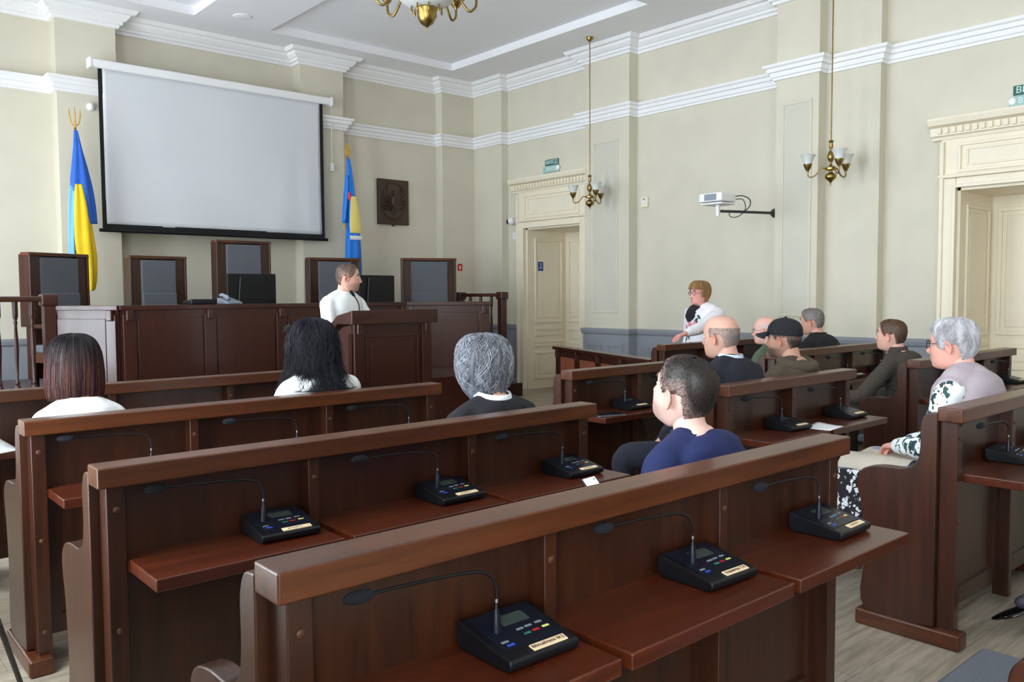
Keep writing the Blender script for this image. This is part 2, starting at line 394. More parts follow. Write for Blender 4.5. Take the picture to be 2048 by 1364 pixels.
# ------------------------------------------------------------------ pews with desks on their backs
capm = M('wood_plug', (72, 40, 23), .45)
ENDP = catmull([(.105, .08), (.42, .08), (.42, .36), (.438, .55), (.468, .68), (.44, .745), (.36, .772), (.25, .778), (.195, .81), (.178, .88), (.178, .98), (.155, 1.035), (.105, 1.045)], 5)
_cap = None
def pew(x0, x1, yk, n, label, group='wooden pews with desks on their backs', seat_front=.51):
    global _cap
    W = x1 - x0; t = thing('pew', label, 'bench', (x0, yk, 0), 0, group)
    part('top_rail', MB().box(0, 0, 1.008, W, .106, 1.072), wx, t, bevel=.006)
    px = [.03 + .028] + [W * i / n for i in range(1, n)] + [W - .058]
    for i, p in enumerate(px):
        hw = .028 if i in (0, n) else .021
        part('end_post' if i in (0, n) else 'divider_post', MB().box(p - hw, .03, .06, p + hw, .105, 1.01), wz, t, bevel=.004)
        for z in ((.935, .56, .17) if i in (0, n) else (.935,)):
            if _cap is None:
                _cap = part('screw_cap', MB().lathe([(.010, 0), (.010, .003), (.007, .005), (.001, .006)], 12), capm, t, smooth=40, loc=(p, .03, z), rot=(math.pi / 2, 0, 0))
            else: dup(_cap, t, (p, .03, z), (math.pi / 2, 0, 0))
    for i in range(n):
        a, b = px[i] + (.028 if i == 0 else .021), px[i + 1] - (.028 if i == n - 1 else .021)
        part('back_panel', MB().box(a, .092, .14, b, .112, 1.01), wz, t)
        fr = MB(); fr.box(a, .078, .14, b, .092, .22); fr.box(a, .078, .22, a + .05, .092, .74); fr.box(b - .05, .078, .22, b, .092, .74)
        fr.box(a, .078, .79, a + .03, .092, 1.01)
        part('panel_frame', fr, wz, t)
        l = a + .004 if i == 0 else px[i] + .016; r = W - .012 if i == n - 1 else px[i + 1] - .016
        d = MB().box(l, -.215, .735, r, .028, .775)
        part('desk_board', d, dxm, t, bevel=.005)
        part('desk_board_back', MB().box(a, .027, .738, b, .093, .774), dxm, t)
    for x in (.006, W - .056):
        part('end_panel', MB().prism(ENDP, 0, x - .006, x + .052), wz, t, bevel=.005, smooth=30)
        part('plinth', MB().box(x - .02, -.012, 0, x + .075, .46, .075), wy, t, bevel=.012)
    part('seat', MB().box(.052, .112, .34, W - .052, seat_front - .05, .395), wx, t, bevel=.006)
    part('seat_rail', MB().box(.052, .40, .24, W - .052, .425, .345), wx, t)
    part('backrest', MB().box(.052, .113, .48, W - .052, .14, .99), fabric, t, bevel=.01)
    part('cushion', MB().box(.056, .14, .392, W - .056, seat_front, .455), fabric, t, bevel=.022, seg=3)
    return t
PW = {}
PW['L1'] = pew(.72, 2.86, 5.18, 3, 'window-side pew in the front row, directly before the long council desk', group='pews of the window-side block')
PW['L2'] = pew(.715, 2.83, 3.85, 3, 'window-side pew in the second row, seating the two dark-haired women in white', group='pews of the window-side block')
PW['L3'] = pew(.675, 2.825, 2.634, 3, 'window-side pew in the third row, seating the woman with grey curls', group='pews of the window-side block')
PW['L4'] = pew(.66, 2.82, 1.41, 3, 'window-side pew in the fourth row, seating the young man in navy', group='pews of the window-side block')
PW['L5'] = pew(2.075, 2.885, .19, 1, 'empty single-seat pew in the last row with a deep bare grey cushion', group='pews of the window-side block', seat_front=.785)
PW['R2'] = pew(3.885, 5.335, 3.85, 2, 'middle-block pew in the second row, empty, with a tablet lying on its desk', group='pews of the middle block')
PW['R3'] = pew(3.88, 5.335, 2.634, 2, 'middle-block pew in the third row, seating the bald man and the man in a cap', group='pews of the middle block')
PW['R4'] = pew(3.815, 5.27, 1.41, 2, 'middle-block pew in the fourth row, seating the white-haired man in a vest', group='pews of the middle block')
PW['R5'] = pew(3.83, 5.28, .19, 2, 'middle-block pew in the last row, seating the woman in black heels', group='pews of the middle block')
PW['T1'] = pew(6.53, 8.68, 5.18, 3, 'wall-side pew in the front row, where the woman in glasses stands', group='pews of the wall-side block')
PW['T2'] = pew(6.35, 8.5, 3.85, 3, 'wall-side pew in the second row, seating men in black and green', group='pews of the wall-side block')
PW['T3'] = pew(6.32, 8.32, 2.634, 3, 'wall-side pew in the third row, seating the man in a ribbed sweater', group='pews of the wall-side block')

# ------------------------------------------------------------------ conference microphone units
lcd = M('grey_lcd', (58, 70, 66), .2); plate = M('cream_name_plate', (240, 214, 176), .45); ink = M('dark_print', (70, 45, 35), .6)
bwh = M('button_print_white', (120, 128, 140), .5); bye = M('button_yellow', (215, 215, 120), .5); bre = M('button_red', (170, 30, 28), .4); bgr = M('button_green', (40, 110, 90), .5); bbl = M('button_blue', (40, 80, 190), .4)
darkp = M('dark_blue_plastic', (14, 18, 32), .4, spec=.35); foam = M('mic_foam', (11, 14, 24), .95, bump=.4, bs=400); chrome = M('chrome', (200, 205, 210), .2, metal=1.)
def mic(x, y, zt, rz, name, label, group, detail=True, reach=.36):
    t = thing('microphone_unit', label, 'microphone', (x, y, zt), rz, group, sc=.87)
    # wedge body: user's edge (-y) low, far edge (+y) high
    w, d = .118, .112
    prof = [(-d, .022), (-d + .006, .006), (-d + .03, 0), (d - .02, 0), (d, .02), (d, .066), (d - .012, .075), (-d + .004, .034)]
    part('base', MB().prism(prof, 0, -w, w), blackp, t, bevel=.006)
    sl = math.atan2(.041, 2 * d - .016)
    def top(u, v, e=.0012): return (u, v, .034 + (v + d - .004) * math.tan(sl) + e)
    def pad(u0, v0, u1, v1, e=.0012, h=.002):
        m = MB(); a = [top(u0, v0, 0), top(u1, v0, 0), top(u1, v1, 0), top(u0, v1, 0)]; b = [top(u0, v0, h), top(u1, v0, h), top(u1, v1, h), top(u0, v1, h)]
        return m.add(a + b, [(3, 2, 1, 0), (4, 5, 6, 7), (0, 1, 5, 4), (1, 2, 6, 5), (2, 3, 7, 6), (3, 0, 4, 7)])
    part('control_panel', pad(-.1, -.07, .1, .09, h=.0016), darkp, t)
    part('display', pad(-.03, .02, .06, .062, h=.0028), lcd, t)
    if detail:
        for (u, v, m) in ((-.075, -.038, bwh), (-.068, -.054, bbl), (0, -.008, bwh), (.03, -.006, bwh), (.066, -.004, bwh), (.006, -.032, bgr), (.037, -.03, bre), (.072, -.028, bye)):
            part('button', pad(u - .011, v - .003, u + .011, v + .003, h=.0036), m, t)
    pl = part('name_plate', pad(-.03, -.1, .085, -.078, h=.003), plate, t)
    if name == '~':       # print too small to read
        m = MB(); u = -.008
        for w_ in (.012, .009, .014, .005, .005):
            q = pad(u, -.0915, u + w_, -.0868, h=.0034); m.add(q.v, q.f); u += w_ + .003
        part('print', m, ink, pl)
    elif name:
        mt = Matrix.Translation(top(.0275, -.089, .0034)) @ Matrix.Rotation(sl, 4, 'X')
        text_part(name, .0155, ink, pl, mt)
    part('stem', MB().lathe([(.013, 0), (.012, .025), (.0085, .058), (.005, .066), (.005, .085)], 12), darkp, t, smooth=40, loc=top(-.062, .012, -.004))
    sx, sy_, sz = top(-.062, .012, 0)
    part('stem_ring', MB().lathe([(.0058, .078), (.0058, .088)], 12), chrome, t, smooth=40, loc=(sx, sy_, sz))
    p0 = Vector((sx, sy_, sz + .078))
    path = catmull([p0, p0 + Vector((0, .0, .035)), p0 + Vector((-.012, .004, .068)), p0 + Vector((-.045, .010, .086)), p0 + Vector((-.12, .016, .094)), p0 + Vector((-reach * .7, .018, .100)), p0 + Vector((-reach, .018, .102))], 5)
    part('gooseneck', MB().tube(path, .0042, 8), blackp, t, smooth=40)
    e = Vector(path[-1]); dr = (e - Vector(path[-3])).normalized()
    part('mic_head', MB().tube([e - dr * .01, e, e + dr * .02, e + dr * .05, e + dr * .066], [.007, .013, .017, .015, .007], 12), foam, t, smooth=True)
    return t
ZD = .775
def mics(key, slots, names, rowtxt, grp, detail=True):
    o = PW[key]; x0 = o.location.x; yk = o.location.y
    pn = [c for c in o.children if c.name.startswith(('end_post', 'divider'))]
    for (cx, nm, where) in zip(slots, names, rowtxt): mic(cx + .01, yk - .022, ZD, random.uniform(-.05, .05), nm, 'black gooseneck microphone unit on %s' % where, grp, detail)
def slots(key, n):
    o = PW[key]; W = [c for c in o.children if c.name.startswith('top_rail')][0].dimensions.x
    return o.location.x
def slot(x0, x1, n): return [x0 + (x1 - x0) * (i + 1) / n - .165 - (.03 if i == n - 1 else 0) for i in range(n)]
LS = ('window-end desk board of the %s pew', 'middle desk board of the %s pew', 'aisle-end desk board of the %s pew')
mics('L4', slot(.66, 2.82, 3), ('Михайлюк М.І.', 'Ходимчук Т.А.', '~'), [s % 'fourth window-side' for s in LS], 'conference microphone units')
mics('L3', slot(.675, 2.825, 3), ('~', '~', '~'), [s % 'third window-side' for s in LS], 'conference microphone units')
mics('L2', slot(.715, 2.83, 3), (None,) * 3, [s % 'second window-side' for s in LS], 'conference microphone units', False)
mics('R2', slot(3.885, 5.335, 2), (None,) * 2, ('the aisle-end desk of the second middle-block pew, behind the tablet', 'the far desk of the second middle-block pew'), 'conference microphone units', False)
mics('R3', slot(3.88, 5.335, 2), (None,) * 2, ('the third middle-block pew, beside the loose white sheet', 'the third middle-block pew, at its wall-side end'), 'conference microphone units', False)
mics('R4', slot(3.815, 5.27, 2), ('~', None), ('the aisle-end desk of the fourth middle-block pew', 'the far desk of the fourth middle-block pew'), 'conference microphone units')
mics('T3', slot(6.32, 8.32, 3)[1:], (None,) * 2, ('the middle desk board of the third wall-side pew', 'the wall-end desk board of the third wall-side pew'), 'conference microphone units', False)
mics('T2', slot(6.35, 8.5, 3), (None,) * 3, ('aisle-end desk board of the second wall-side pew', 'middle desk board of the second wall-side pew', 'wall-end desk board of the second wall-side pew'), 'conference microphone units', False)

# loose things on the desks
def sheet(x, y, z, w, d, rz, label, name='paper_sheet', cat='paper', curl=.004):
    m = MB(); n = 6; vs = []; fs = []
    for i in range(n + 1):
        for j in range(n + 1):
            u, v = i / n - .5, j / n - .5
            vs.append((u * w, v * d, .0008 + curl * max(0, (u + v) - .35) * 4))
    for i in range(n):
        for j in range(n): a = i * (n + 1) + j; fs.append((a, a + 1, a + n + 2, a + n + 1))
    m.add(vs, fs); me_o = part(name, m, paper, smooth=True)
    md = me_o.modifiers.new('thickness', 'SOLIDIFY'); md.thickness = .0012; md.offset = 1
    me_o.location = (x, y, z); me_o.rotation_euler = (0, 0, rz)
    return tag(me_o, label, cat)
sheet(4.66, 2.50, ZD, .215, .16, .12, 'loose white sheet of paper on the desk before the bald man\'s pew')
sheet(4.72, 1.37, ZD, .21, .15, -.3, 'white paper sheet on the desk behind the white-haired man')
sheet(.80, 5.06, ZD, .20, .22, .5, 'crumpled white papers on the front pew desk before the woman with the auburn bob', curl=.02)
ph = thing('mobile_phone', 'mobile phone with a bright white screen held up by the young man', 'phone', (2.335, 2.17, .80), .12); ph.rotation_euler = (.80, 0, .12)
part('case', MB().box(-.042, -.086, 0, .042, .086, .010), blackp, ph, bevel=.004)
part('screen', MB().box(-.038, -.081, .0095, .038, .081, .0108), M('lit_phone_screen', (226, 246, 244), .2, emit=.55), ph)
part('front_camera', MB().lathe([(.0035, .0105), (.0035, .0113)], 10, (.026, .07, 0)), blackp, ph)
tb = thing('tablet', 'slim silver-edged tablet lying on the second middle-block pew desk', 'tablet', (4.09, 3.72, ZD), -.35)
part('body', MB().box(-.1, -.07, 0, .1, .07, .008), M('silver_edge', (170, 176, 182), .3, metal=.9), tb, bevel=.003)
part('glass', MB().box(-.094, -.064, .0075, .094, .064, .0088), M('dark_glass', (22, 26, 34), .08), tb)

# ------------------------------------------------------------------ dais, council desk, lectern, barrier, balustrades
def seg_box(mb, p, q, th, z0, z1, out=0.):
    p = Vector(p); q = Vector(q); d = (q - p).normalized(); n = Vector((d.y, -d.x))      # n: right of travel = towards the audience when going +x
    a = p + n * out; b = q + n * out; c = b + n * th; e = a + n * th
    poly = [a, b, c, e]
    return mb.add([(v.x, v.y, z0) for v in poly] + [(v.x, v.y, z1) for v in poly], [(3, 2, 1, 0), (4, 5, 6, 7), (0, 1, 5, 4), (1, 2, 6, 5), (2, 3, 7, 6), (3, 0, 4, 7)])
dais = thing('dais', 'raised dark wood dais carrying the council desk and high-backed chairs', 'platform', (0, 0, 0))
part('deck', MB().prism([(1.25, 8.0), (6.72, 7.95), (6.78, 9.36), (7.95, 9.36), (7.95, 11.3), (1.25, 11.3)], 2, 0, .6), dxw, dais)
part('step', MB().box(7.94, 9.6, 0, 8.30, YF - .2, .40), dxw, dais); part('step', MB().box(8.29, 9.6, 0, 8.6, YF - .2, .20), dxw, dais)
part('step', MB().box(.6, 8.6, 0, .95, YF - .2, .20), dxw, dais); part('step', MB().box(.94, 8.6, 0, 1.26, YF - .2, .40), dxw, dais)

desk = thing('council_desk', 'long dark red-brown council desk with angled wings on the dais', 'desk', (0, 0, 0))
P = [(2.02, 9.42), (2.46, 8.6), (5.77, 8.6), (6.66, 8.05)]
for i in range(3):
    p, q = Vector(P[i]), Vector(P[i + 1]); L = (q - p).length; d = (q - p) / L
    part('front_board', seg_box(MB(), p, q, .03, .6, 1.45), dz, desk)
    part('ledge', seg_box(MB(), p - d * .02, q + d * .02, .11, 1.445, 1.492, -.05), dxw, desk, bevel=.006)
    k = 1 if L < 1.5 else 4
    for j in range(k + 1):
        c = p + d * (.07 + (L - .14) * j / k)
        part('pilaster', seg_box(MB(), c - d * .06, c + d * .06, .025, .6, 1.40, .03), dz, desk, bevel=.004)
        part('corbel', seg_box(MB(), c - d * .035, c + d * .035, .05, 1.34, 1.445, .03), dz, desk, bevel=.01)
    for j in range(k):
        a = p + d * (.15 + (L - .14) * j / k); b = p + d * (-.01 + (L - .14) * (j + 1) / k)
        part('field_panel', seg_box(MB(), a, b, .012, .68, 1.36, .03), dz, desk, bevel=.005)
part('worktop', MB().box(2.4, 8.66, 1.31, 5.85, 9.4, 1.35), dxw, desk)
part('worktop', MB().prism([(5.8, 8.68), (6.62, 8.15), (6.95, 8.65), (6.1, 9.35)], 2, 1.31, 1.35), dxw, desk)
part('worktop', MB().prism([(2.5, 8.72), (2.1, 9.44), (2.55, 9.7), (2.95, 9.1)], 2, 1.31, 1.35), dxw, desk)
for xx in (2.6, 4.1, 5.6): part('support', MB().box(xx, 8.7, .6, xx + .04, 9.35, 1.31), dz, desk)

lec = thing('lectern', 'dark wooden lectern with sloped sides and a framed front panel', 'lectern', (3.62, 6.2, 0))
prof = [(0, 0), (.46, 0), (.46, 1.2), (.0, 1.38)]
part('side_panel', MB().prism([(.02, 0), (.48, 0), (.48, 1.14), (.2, 1.30), (.02, 1.33)], 0, .02, .05), dz, lec)
part('side_panel', MB().prism([(.02, 0), (.48, 0), (.48, 1.14), (.2, 1.30), (.02, 1.33)], 0, .78, .81), dz, lec)
part('front_panel', MB().box(.02, .02, 0, .81, .045, 1.33), dz, lec)
f = MB(); frame_y(f, .022, .13, .70, .12, 1.24, .03, .012); part('panel_moulding', f, dz, lec, bevel=.004)
part('raised_field', MB().box(.19, .008, .19, .64, .03, 1.17), dz, lec, bevel=.006)
for xa in (.015, .715): part('stile', MB().box(xa, -.01, 0, xa + .10, .03, 1.33), dz, lec, bevel=.004)
for xa in (.035, .735): part('corbel', MB().box(xa, -.035, 1.24, xa + .06, .02, 1.335), dz, lec, bevel=.01)
for i in range(3): part('side_moulding', MB().box(.0, .02 + i * .02, 0, .021, .03 + i * .02, 1.25), dz, lec)
top = MB().prism([(-.05, 1.33), (.20, 1.33), (.50, 1.15), (.50, 1.21), (.20, 1.405), (-.05, 1.45)], 0, -.03, .86)
part('top', top, dxw, lec, bevel=.006)
lm = thing('lectern_microphone', 'thin black gooseneck microphone rising from the lectern', 'microphone', (3.80, 6.38, 1.37))
pth = catmull([(0, 0, 0), (0, 0, .08), (-.01, .0, .14), (-.05, -.005, .20)], 5)
part('stalk', MB().tube([(0, 0, -.02), (0, 0, .02)] , .018, 10), blackp, lm, smooth=40); part('gooseneck', MB().tube(pth, .005, 6), blackp, lm, smooth=40)
part('mic_head', MB().tube([pth[-1], Vector(pth[-1]) + Vector((-.012, 0, .014)), Vector(pth[-1]) + Vector((-.035, 0, .04)), Vector(pth[-1]) + Vector((-.042, 0, .048))], [.008, .014, .014, .006], 10), foam, lm, smooth=True)

wlt = wood('barrier_wood_z', 2, (100, 52, 36), (146, 88, 62), .35)
bar = thing('barrier', 'low wooden barrier with veneered panels before the cream double door', 'barrier', (0, 0, 0))
p, q = Vector((6.69, 5.40)), Vector((7.56, 7.70)); L = (q - p).length; d = (q - p) / L
part('body', seg_box(MB(), q, p, .05, 0, .87), dz, bar)
part('top', seg_box(MB(), q + d * .04, p - d * .04 + d * .05, .16, .865, .905, -.06), dxw, bar, bevel=.006)
for j in range(5):
    c = p + d * (.08 + (L - .16) * j / 4); part('pilaster', seg_box(MB(), c + d * .05, c - d * .05, .03, 0, .84, .05), dz, bar, bevel=.004)
    part('corbel', seg_box(MB(), c + d * .03, c - d * .03, .05, .77, .865, .05), dz, bar, bevel=.008)
for j in range(4):
    a = p + d * (.14 + (L - .16) * j / 4); b = p + d * (.02 + (L - .16) * (j + 1) / 4)
    part('veneer_panel', seg_box(MB(), b, a, .014, .10, .78, .05), wlt, bar, bevel=.005)

BAL = [(.024, 0), (.024, .10), (.014, .11), (.020, .13), (.011, .15), (.016, .30), (.022, .42), (.012, .62), (.019, .64), (.012, .66), (.02, .68), (.024, .70), (.024, .82)]
def balustrade(pts, z0, z1, label, posts, nb):
    t = thing('balustrade', label, 'balustrade', (pts[0][0], pts[0][1], 0)); o = Vector(pts[0])
    h = z1 - z0; first = None
    for i in range(len(pts) - 1):
        a = Vector(pts[i]) - o; b = Vector(pts[i + 1]) - o; dd = (b - a).normalized(); n = Vector((-dd.y, dd.x))
        part('handrail', seg_box(MB(), a, b, .085, z1 - .055, z1 - .005, -.0425), dxw, t, bevel=.012)
        part('bottom_rail', seg_box(MB(), a, b, .07, z0 + .02, z0 + .07, -.035), dxw, t, bevel=.006)
        m = nb[i]
        for k in range(m):
            c = a.lerp(b, (k + 1) / (m + 1))
            if first is None:
                first = part('baluster', MB().lathe([(r, z * (h - .11) / .82) for r, z in BAL], 10), dz, t, smooth=50, loc=(c.x, c.y, z0 + .06))
            else: dup(first, t, (c.x, c.y, z0 + .06))
    for (i, zb) in posts:
        c = Vector(pts[i]) - o
        m = MB().box(c.x - .05, c.y - .05, zb, c.x + .05, c.y + .05, z1 - .09); part('newel_post', m, dz, t, bevel=.006)
        part('newel_cap', MB().box(c.x - .07, c.y - .07, z1 - .095, c.x + .07, c.y + .07, z1 + .015), dz, t, bevel=.015)
    return t
balustrade([(1.84, 8.6), (1.30, 8.62), (1.28, 10.6)], .6, 1.59, 'turned wooden balustrade at the window end of the dais', ((0, .6), (1, .6), (2, .6)), (3, 10))
balustrade([(8.04, 9.42), (7.90, 10.25), (7.82, 11.1)], .6, 1.60, 'turned wooden balustrade beside the dais steps near the cream door', ((0, 0), (1, .6), (2, .6)), (3, 4))

# high-backed chairs
edge = M('chair_side_wood', (120, 66, 44), .3)
def throne(x, y, rz, H, W, label):
    t = thing('high_back_chair', label, 'chair', (x, y, .6), rz, 'high-backed chairs behind the council desk')   # local -y is the chair's front
    h = H - .6
    part('back_frame', MB().box(-W / 2, 0, .1, -W / 2 + .13, .09, h - .03), wz, t, bevel=.012)
    part('back_frame', MB().box(W / 2 - .13, 0, .1, W / 2, .09, h - .03), wz, t, bevel=.012)
    part('top_board', MB().box(-W / 2 - .015, -.015, h - .04, W / 2 + .015, .12, h), wx, t, bevel=.008)
    part('back_board', MB().box(-W / 2 + .06, .06, .3, W / 2 - .06, .10, h - .035), wz, t)
    up = part('back_upholstery', MB().box(-W / 2 + .12, -.02, .45, W / 2 - .12, .062, h - .05), fabric, t, bevel=.02)
    part('lumbar_cushion', MB().box(-W / 2 + .125, -.04, .50, W / 2 - .125, -.01, 1.02), fabric, t, bevel=.015)
    part('seat', MB().box(-W / 2 + .02, -.48, .38, W / 2 - .02, 0, .47), fabric, t, bevel=.025)
    part('seat_frame', MB().box(-W / 2, -.5, .28, W / 2, .02, .385), wx, t, bevel=.006)
    for sx in (-1, 1):
        a = sx * (W / 2 - .035)
        part('armrest', MB().box(a - .035, -.46, .64, a + .035, .03, .69), wz, t, bevel=.012)
        part('arm_support', MB().box(a - .03, -.44, .38, a + .03, -.38, .65), wz, t, bevel=.006)
        for yy in (-.46, .02): part('leg', MB().box(a - .03, yy - .03, 0, a + .03, yy + .03, .29), wz, t, bevel=.006)
        part('side_wing', MB().box(sx * (W / 2 - .005) - .012, -.02, .66, sx * (W / 2 - .005) + .012, .16, h - .02), wz, t, bevel=.006)
    return t
throne(2.29, 10.15, .42, 2.055, .70, 'high-backed grey chair nearest the blue and yellow flag')
throne(3.36, 10.2, .10, 2.055, .66, 'high-backed grey chair behind the small black conference device')
throne(4.41, 10.2, 0, 2.275, .70, 'tallest high-backed grey chair at the centre of the council desk')
throne(5.70, 10.2, -.12, 2.09, .72, 'high-backed grey chair behind the speaking man')
throne(7.28, 10.2, -.42, 2.125, .80, 'high-backed grey chair beside the red fire sign')

def monitor(x, y, rz, W, Hh, label):
    t = thing('computer_monitor', label, 'monitor', (x, y, 1.35), rz, 'monitors on the council desk')    # seen from the back
    part('shell', MB().box(-W / 2, 0, .08, W / 2, .03, .08 + Hh), blackp, t, bevel=.008)
    part('rear_bulge', MB().prism([(-W * .3, .12), (W * .3, .12), (W * .26, .05 + Hh), (-W * .26, .05 + Hh)], 1, -.03, .005), blackp, t, bevel=.012)
    part('screen', MB().box(-W / 2 + .015, .029, .1, W / 2 - .015, .033, .065 + Hh), M('dark_glass'), t)
    part('neck', MB().box(-.04, -.02, .01, .04, .01, .2), blackp, t); part('foot', MB().box(-.13, -.1, 0, .13, .09, .014), blackp, t, bevel=.004)
monitor(4.04, 9.13, -.05, .57, .40, 'black computer monitor standing before the tallest chair')
monitor(5.70, 9.13, .08, .56, .40, 'black computer monitor beside the speaking man')
dv = thing('conference_device', 'flat black conference device on the council desk ledge', 'device', (3.26, 8.66, 1.492), .1)
part('body', MB().prism([(-.1, 0), (.1, 0), (.1, .035), (-.1, .055)], 0, -.14, .14), blackp, dv, bevel=.01); part('keypad', MB().box(-.09, -.05, .048, .09, .04, .056), darkp, dv, bevel=.003)
dp = thing('desk_telephone', 'grey desk telephone beside the monitor on the council desk', 'telephone', (3.58, 8.66, 1.492), .2)
part('body', MB().prism([(-.1, 0), (.1, 0), (.1, .07), (-.1, .02)], 0, -.09, .09), M('grey_plastic', (120, 128, 140), .5), dp, bevel=.008)
part('handset', MB().tube([(-.06, -.07, .05), (-.06, -.05, .075), (-.06, .05, .1), (-.06, .07, .09)], [.022, .018, .018, .022], 10), M('grey_plastic'), dp, smooth=True)

# ------------------------------------------------------------------ things on the front wall
sw, bk = 3.03, 6.10
scr = thing('projection_screen', 'pull-down projection screen with black border hanging over the council desk', 'screen', (0, 11.2, 0))
part('housing', MB().box(2.93, -.06, 4.385, 6.24, .06, 4.49), white, scr, bevel=.02)
for xx in (2.93, 6.22): part('housing_cap', MB().box(xx - .01, -.065, 4.375, xx + .03, .065, 4.5), white, scr, bevel=.01)
g = MB(); n1, n2 = 60, 30; vs = []; fs = []
for i in range(n1 + 1):
    for j in range(n2 + 1):
        u, v = i / n1, j / n2; x = 3.075 + u * 2.975; z = 2.475 + v * 1.92
        wob = (.008 * math.sin(u * 9 + 2 * v) + .014 * math.exp(-((u - .78 - .05 * v) / .06) ** 2) * (1 - v) + .010 * math.exp(-((u - .93) / .035) ** 2) * (1 - .6 * v) - .008 * math.exp(-((u - .15 + .1 * v) / .08) ** 2)) * (1 - v ** 4)
        vs.append((x, -.01 - wob, z))
for i in range(n1):
    for j in range(n2): a = i * (n2 + 1) + j; fs.append((a, a + n2 + 1, a + n2 + 2, a + 1))
o = part('fabric', g.add(vs, fs), screenm, scr, smooth=True); md = o.modifiers.new('thickness', 'SOLIDIFY'); md.thickness = .004
o = part('fabric_border', MB().box(3.03, -.016, 2.40, 3.078, -.004, 4.40), blackp, scr); part('fabric_border', MB().box(6.047, -.016, 2.40, 6.095, -.004, 4.40), blackp, scr)
part('fabric_border', MB().box(3.03, -.018, 2.42, 6.095, -.003, 2.485), blackp, scr)
part('weight_bar', MB().tube([(2.99, -.01, 2.405), (6.14, -.01, 2.405)], .022, 10), blackp, scr, smooth=40)
for xx in (3.1, 6.0): part('bracket', MB().box(xx, .05, 4.42, xx + .05, .16, 4.47), white, scr)
pa = thing('power_adapter', 'small white switch box dangling on a cord beside the projection screen', 'switch', (6.29, 11.28, 3.50))
part('box', MB().box(-.03, -.02, -.06, .03, .02, .06), whitep, pa, bevel=.008); part('cord', MB().tube([(0, 0, .05), (-.005, 0, .4), (-.02, -.04, .9)], .006, 6), whitep, pa, smooth=40)
tag(part('motion_sensor', MB().lathe([(.045, 0), (.05, .02), (.045, .05), (.02, .07), (.002, .075)], 16), whitep, smooth=40, loc=(2.97, 11.345, 3.93), rot=(math.pi / 2, 0, 0)), 'small round white sensor under the frieze beside the screen', 'sensor')

gold = M('gold_paint', (206, 166, 84), .4, metal=.6)
fblue = M('flag_blue', (28, 92, 190), .6, var=.06, vs=5); fyel = M('flag_yellow', (238, 198, 20), .6, var=.06, vs=5); fblue2 = M('flag_sky_blue', (20, 116, 214), .55, var=.06, vs=5)
fpale = M('flag_pale_yellow', (232, 214, 120), .6); fred = M('flag_red', (214, 60, 84), .6); fwht = M('flag_white', (225, 228, 232), .6)
def drape(st, folds, amp, n=44):
    mb = MB(); rs = []
    for (z, cx, cy, rx, ry, ph) in catmull(st, 5):
        rs.append([(cx + rx * (1 + amp * math.sin(folds * a + ph)) * math.cos(a), cy + ry * (1 + amp * math.sin(folds * a + ph)) * math.sin(a), z) for a in np.linspace(0, 2 * math.pi, n, endpoint=False)])
    return mb.rings(rs)
fl = thing('flag', 'blue and yellow flag draped on a pole with a golden trident', 'flag', (2.715, 11.0, .6))
part('pole', MB().tube([(0, .03, 0), (0, .03, 3.0)], .014, 10), M('pole_wood', (120, 80, 45), .5), fl, smooth=40)
part('stand', MB().lathe([(.16, 0), (.16, .02), (.05, .05), (.03, .12)], 20), steel, fl, smooth=40)
part('blue_cloth', drape([(2.96, .0, 0, .02, .02, 0), (2.75, .012, -.005, .045, .04, .4), (2.5, .025, -.01, .085, .05, .8), (2.3, .035, -.01, .11, .055, 1.2), (2.08, .07, -.005, .105, .045, 1.5), (1.86, .12, .0, .075, .03, 1.8)], 5, .16), fblue, fl, smooth=True)
part('blue_cloth', drape([(2.3, -.05, -.005, .045, .04, 0), (2.0, -.07, -.01, .045, .045, .5), (1.6, -.085, -.01, .04, .05, 1.), (1.2, -.08, 0, .035, .05, 1.4)], 4, .18), M('flag_light_blue', (110, 170, 226), .6), fl, smooth=True)
part('yellow_cloth', drape([(2.32, -.005, -.012, .05, .055, 0), (2.05, .015, -.014, .09, .065, .5), (1.7, .03, -.014, .115, .07, 1.), (1.45, .06, -.01, .11, .065, 1.6), (1.25, .085, -.008, .085, .06, 2.0), (1.1, .095, 0, .06, .05, 2.2), (1.05, .095, 0, .04, .035, 2.2)], 5, .15), fyel, fl, smooth=True)
tr = MB()
for xx, zt in ((-.06, .22), (0, .24), (.06, .22)): tr.tube([(xx * .75, .03, 3.06), (xx, .03, 3.0 + zt - .06), (xx, .03, 3.0 + zt)], [.009, .009, .003], 8)
tr.tube(catmull([(-.05, .03, 3.10), (-.04, .03, 3.05), (0, .03, 3.02), (.04, .03, 3.05), (.05, .03, 3.10)], 4), .008, 8); tr.tube([(0, .03, 2.98), (0, .03, 3.08)], .012, 8)
part('trident', tr, gold, fl, smooth=40)
f2 = thing('flag', 'sky blue flag with a yellow emblem beside the carved plaque', 'flag', (6.407, 11.0, .6))
part('pole', MB().tube([(0, .03, 0), (0, .03, 3.05)], .014, 10), M('pole_wood'), f2, smooth=40)
part('stand', MB().lathe([(.16, 0), (.16, .02), (.05, .05), (.03, .12)], 20), steel, f2, smooth=40)
part('blue_cloth', drape([(3.0, 0, 0, .022, .02, 0), (2.7, .015, -.005, .05, .045, .4), (2.35, .03, -.01, .075, .06, .9), (2.0, .05, -.01, .095, .07, 1.3), (1.55, .055, 0, .12, .08, 1.8), (1.1, .055, 0, .12, .08, 2.1), (.95, .055, 0, .1, .07, 2.2)], 5, .13), fblue2, f2, smooth=True)
part('folded_corner', drape([(2.75, -.04, -.02, .02, .03, 0), (2.4, -.07, -.03, .035, .04, .5), (2.05, -.10, -.02, .032, .03, 1.)], 3, .1), fblue2, f2, smooth=True)
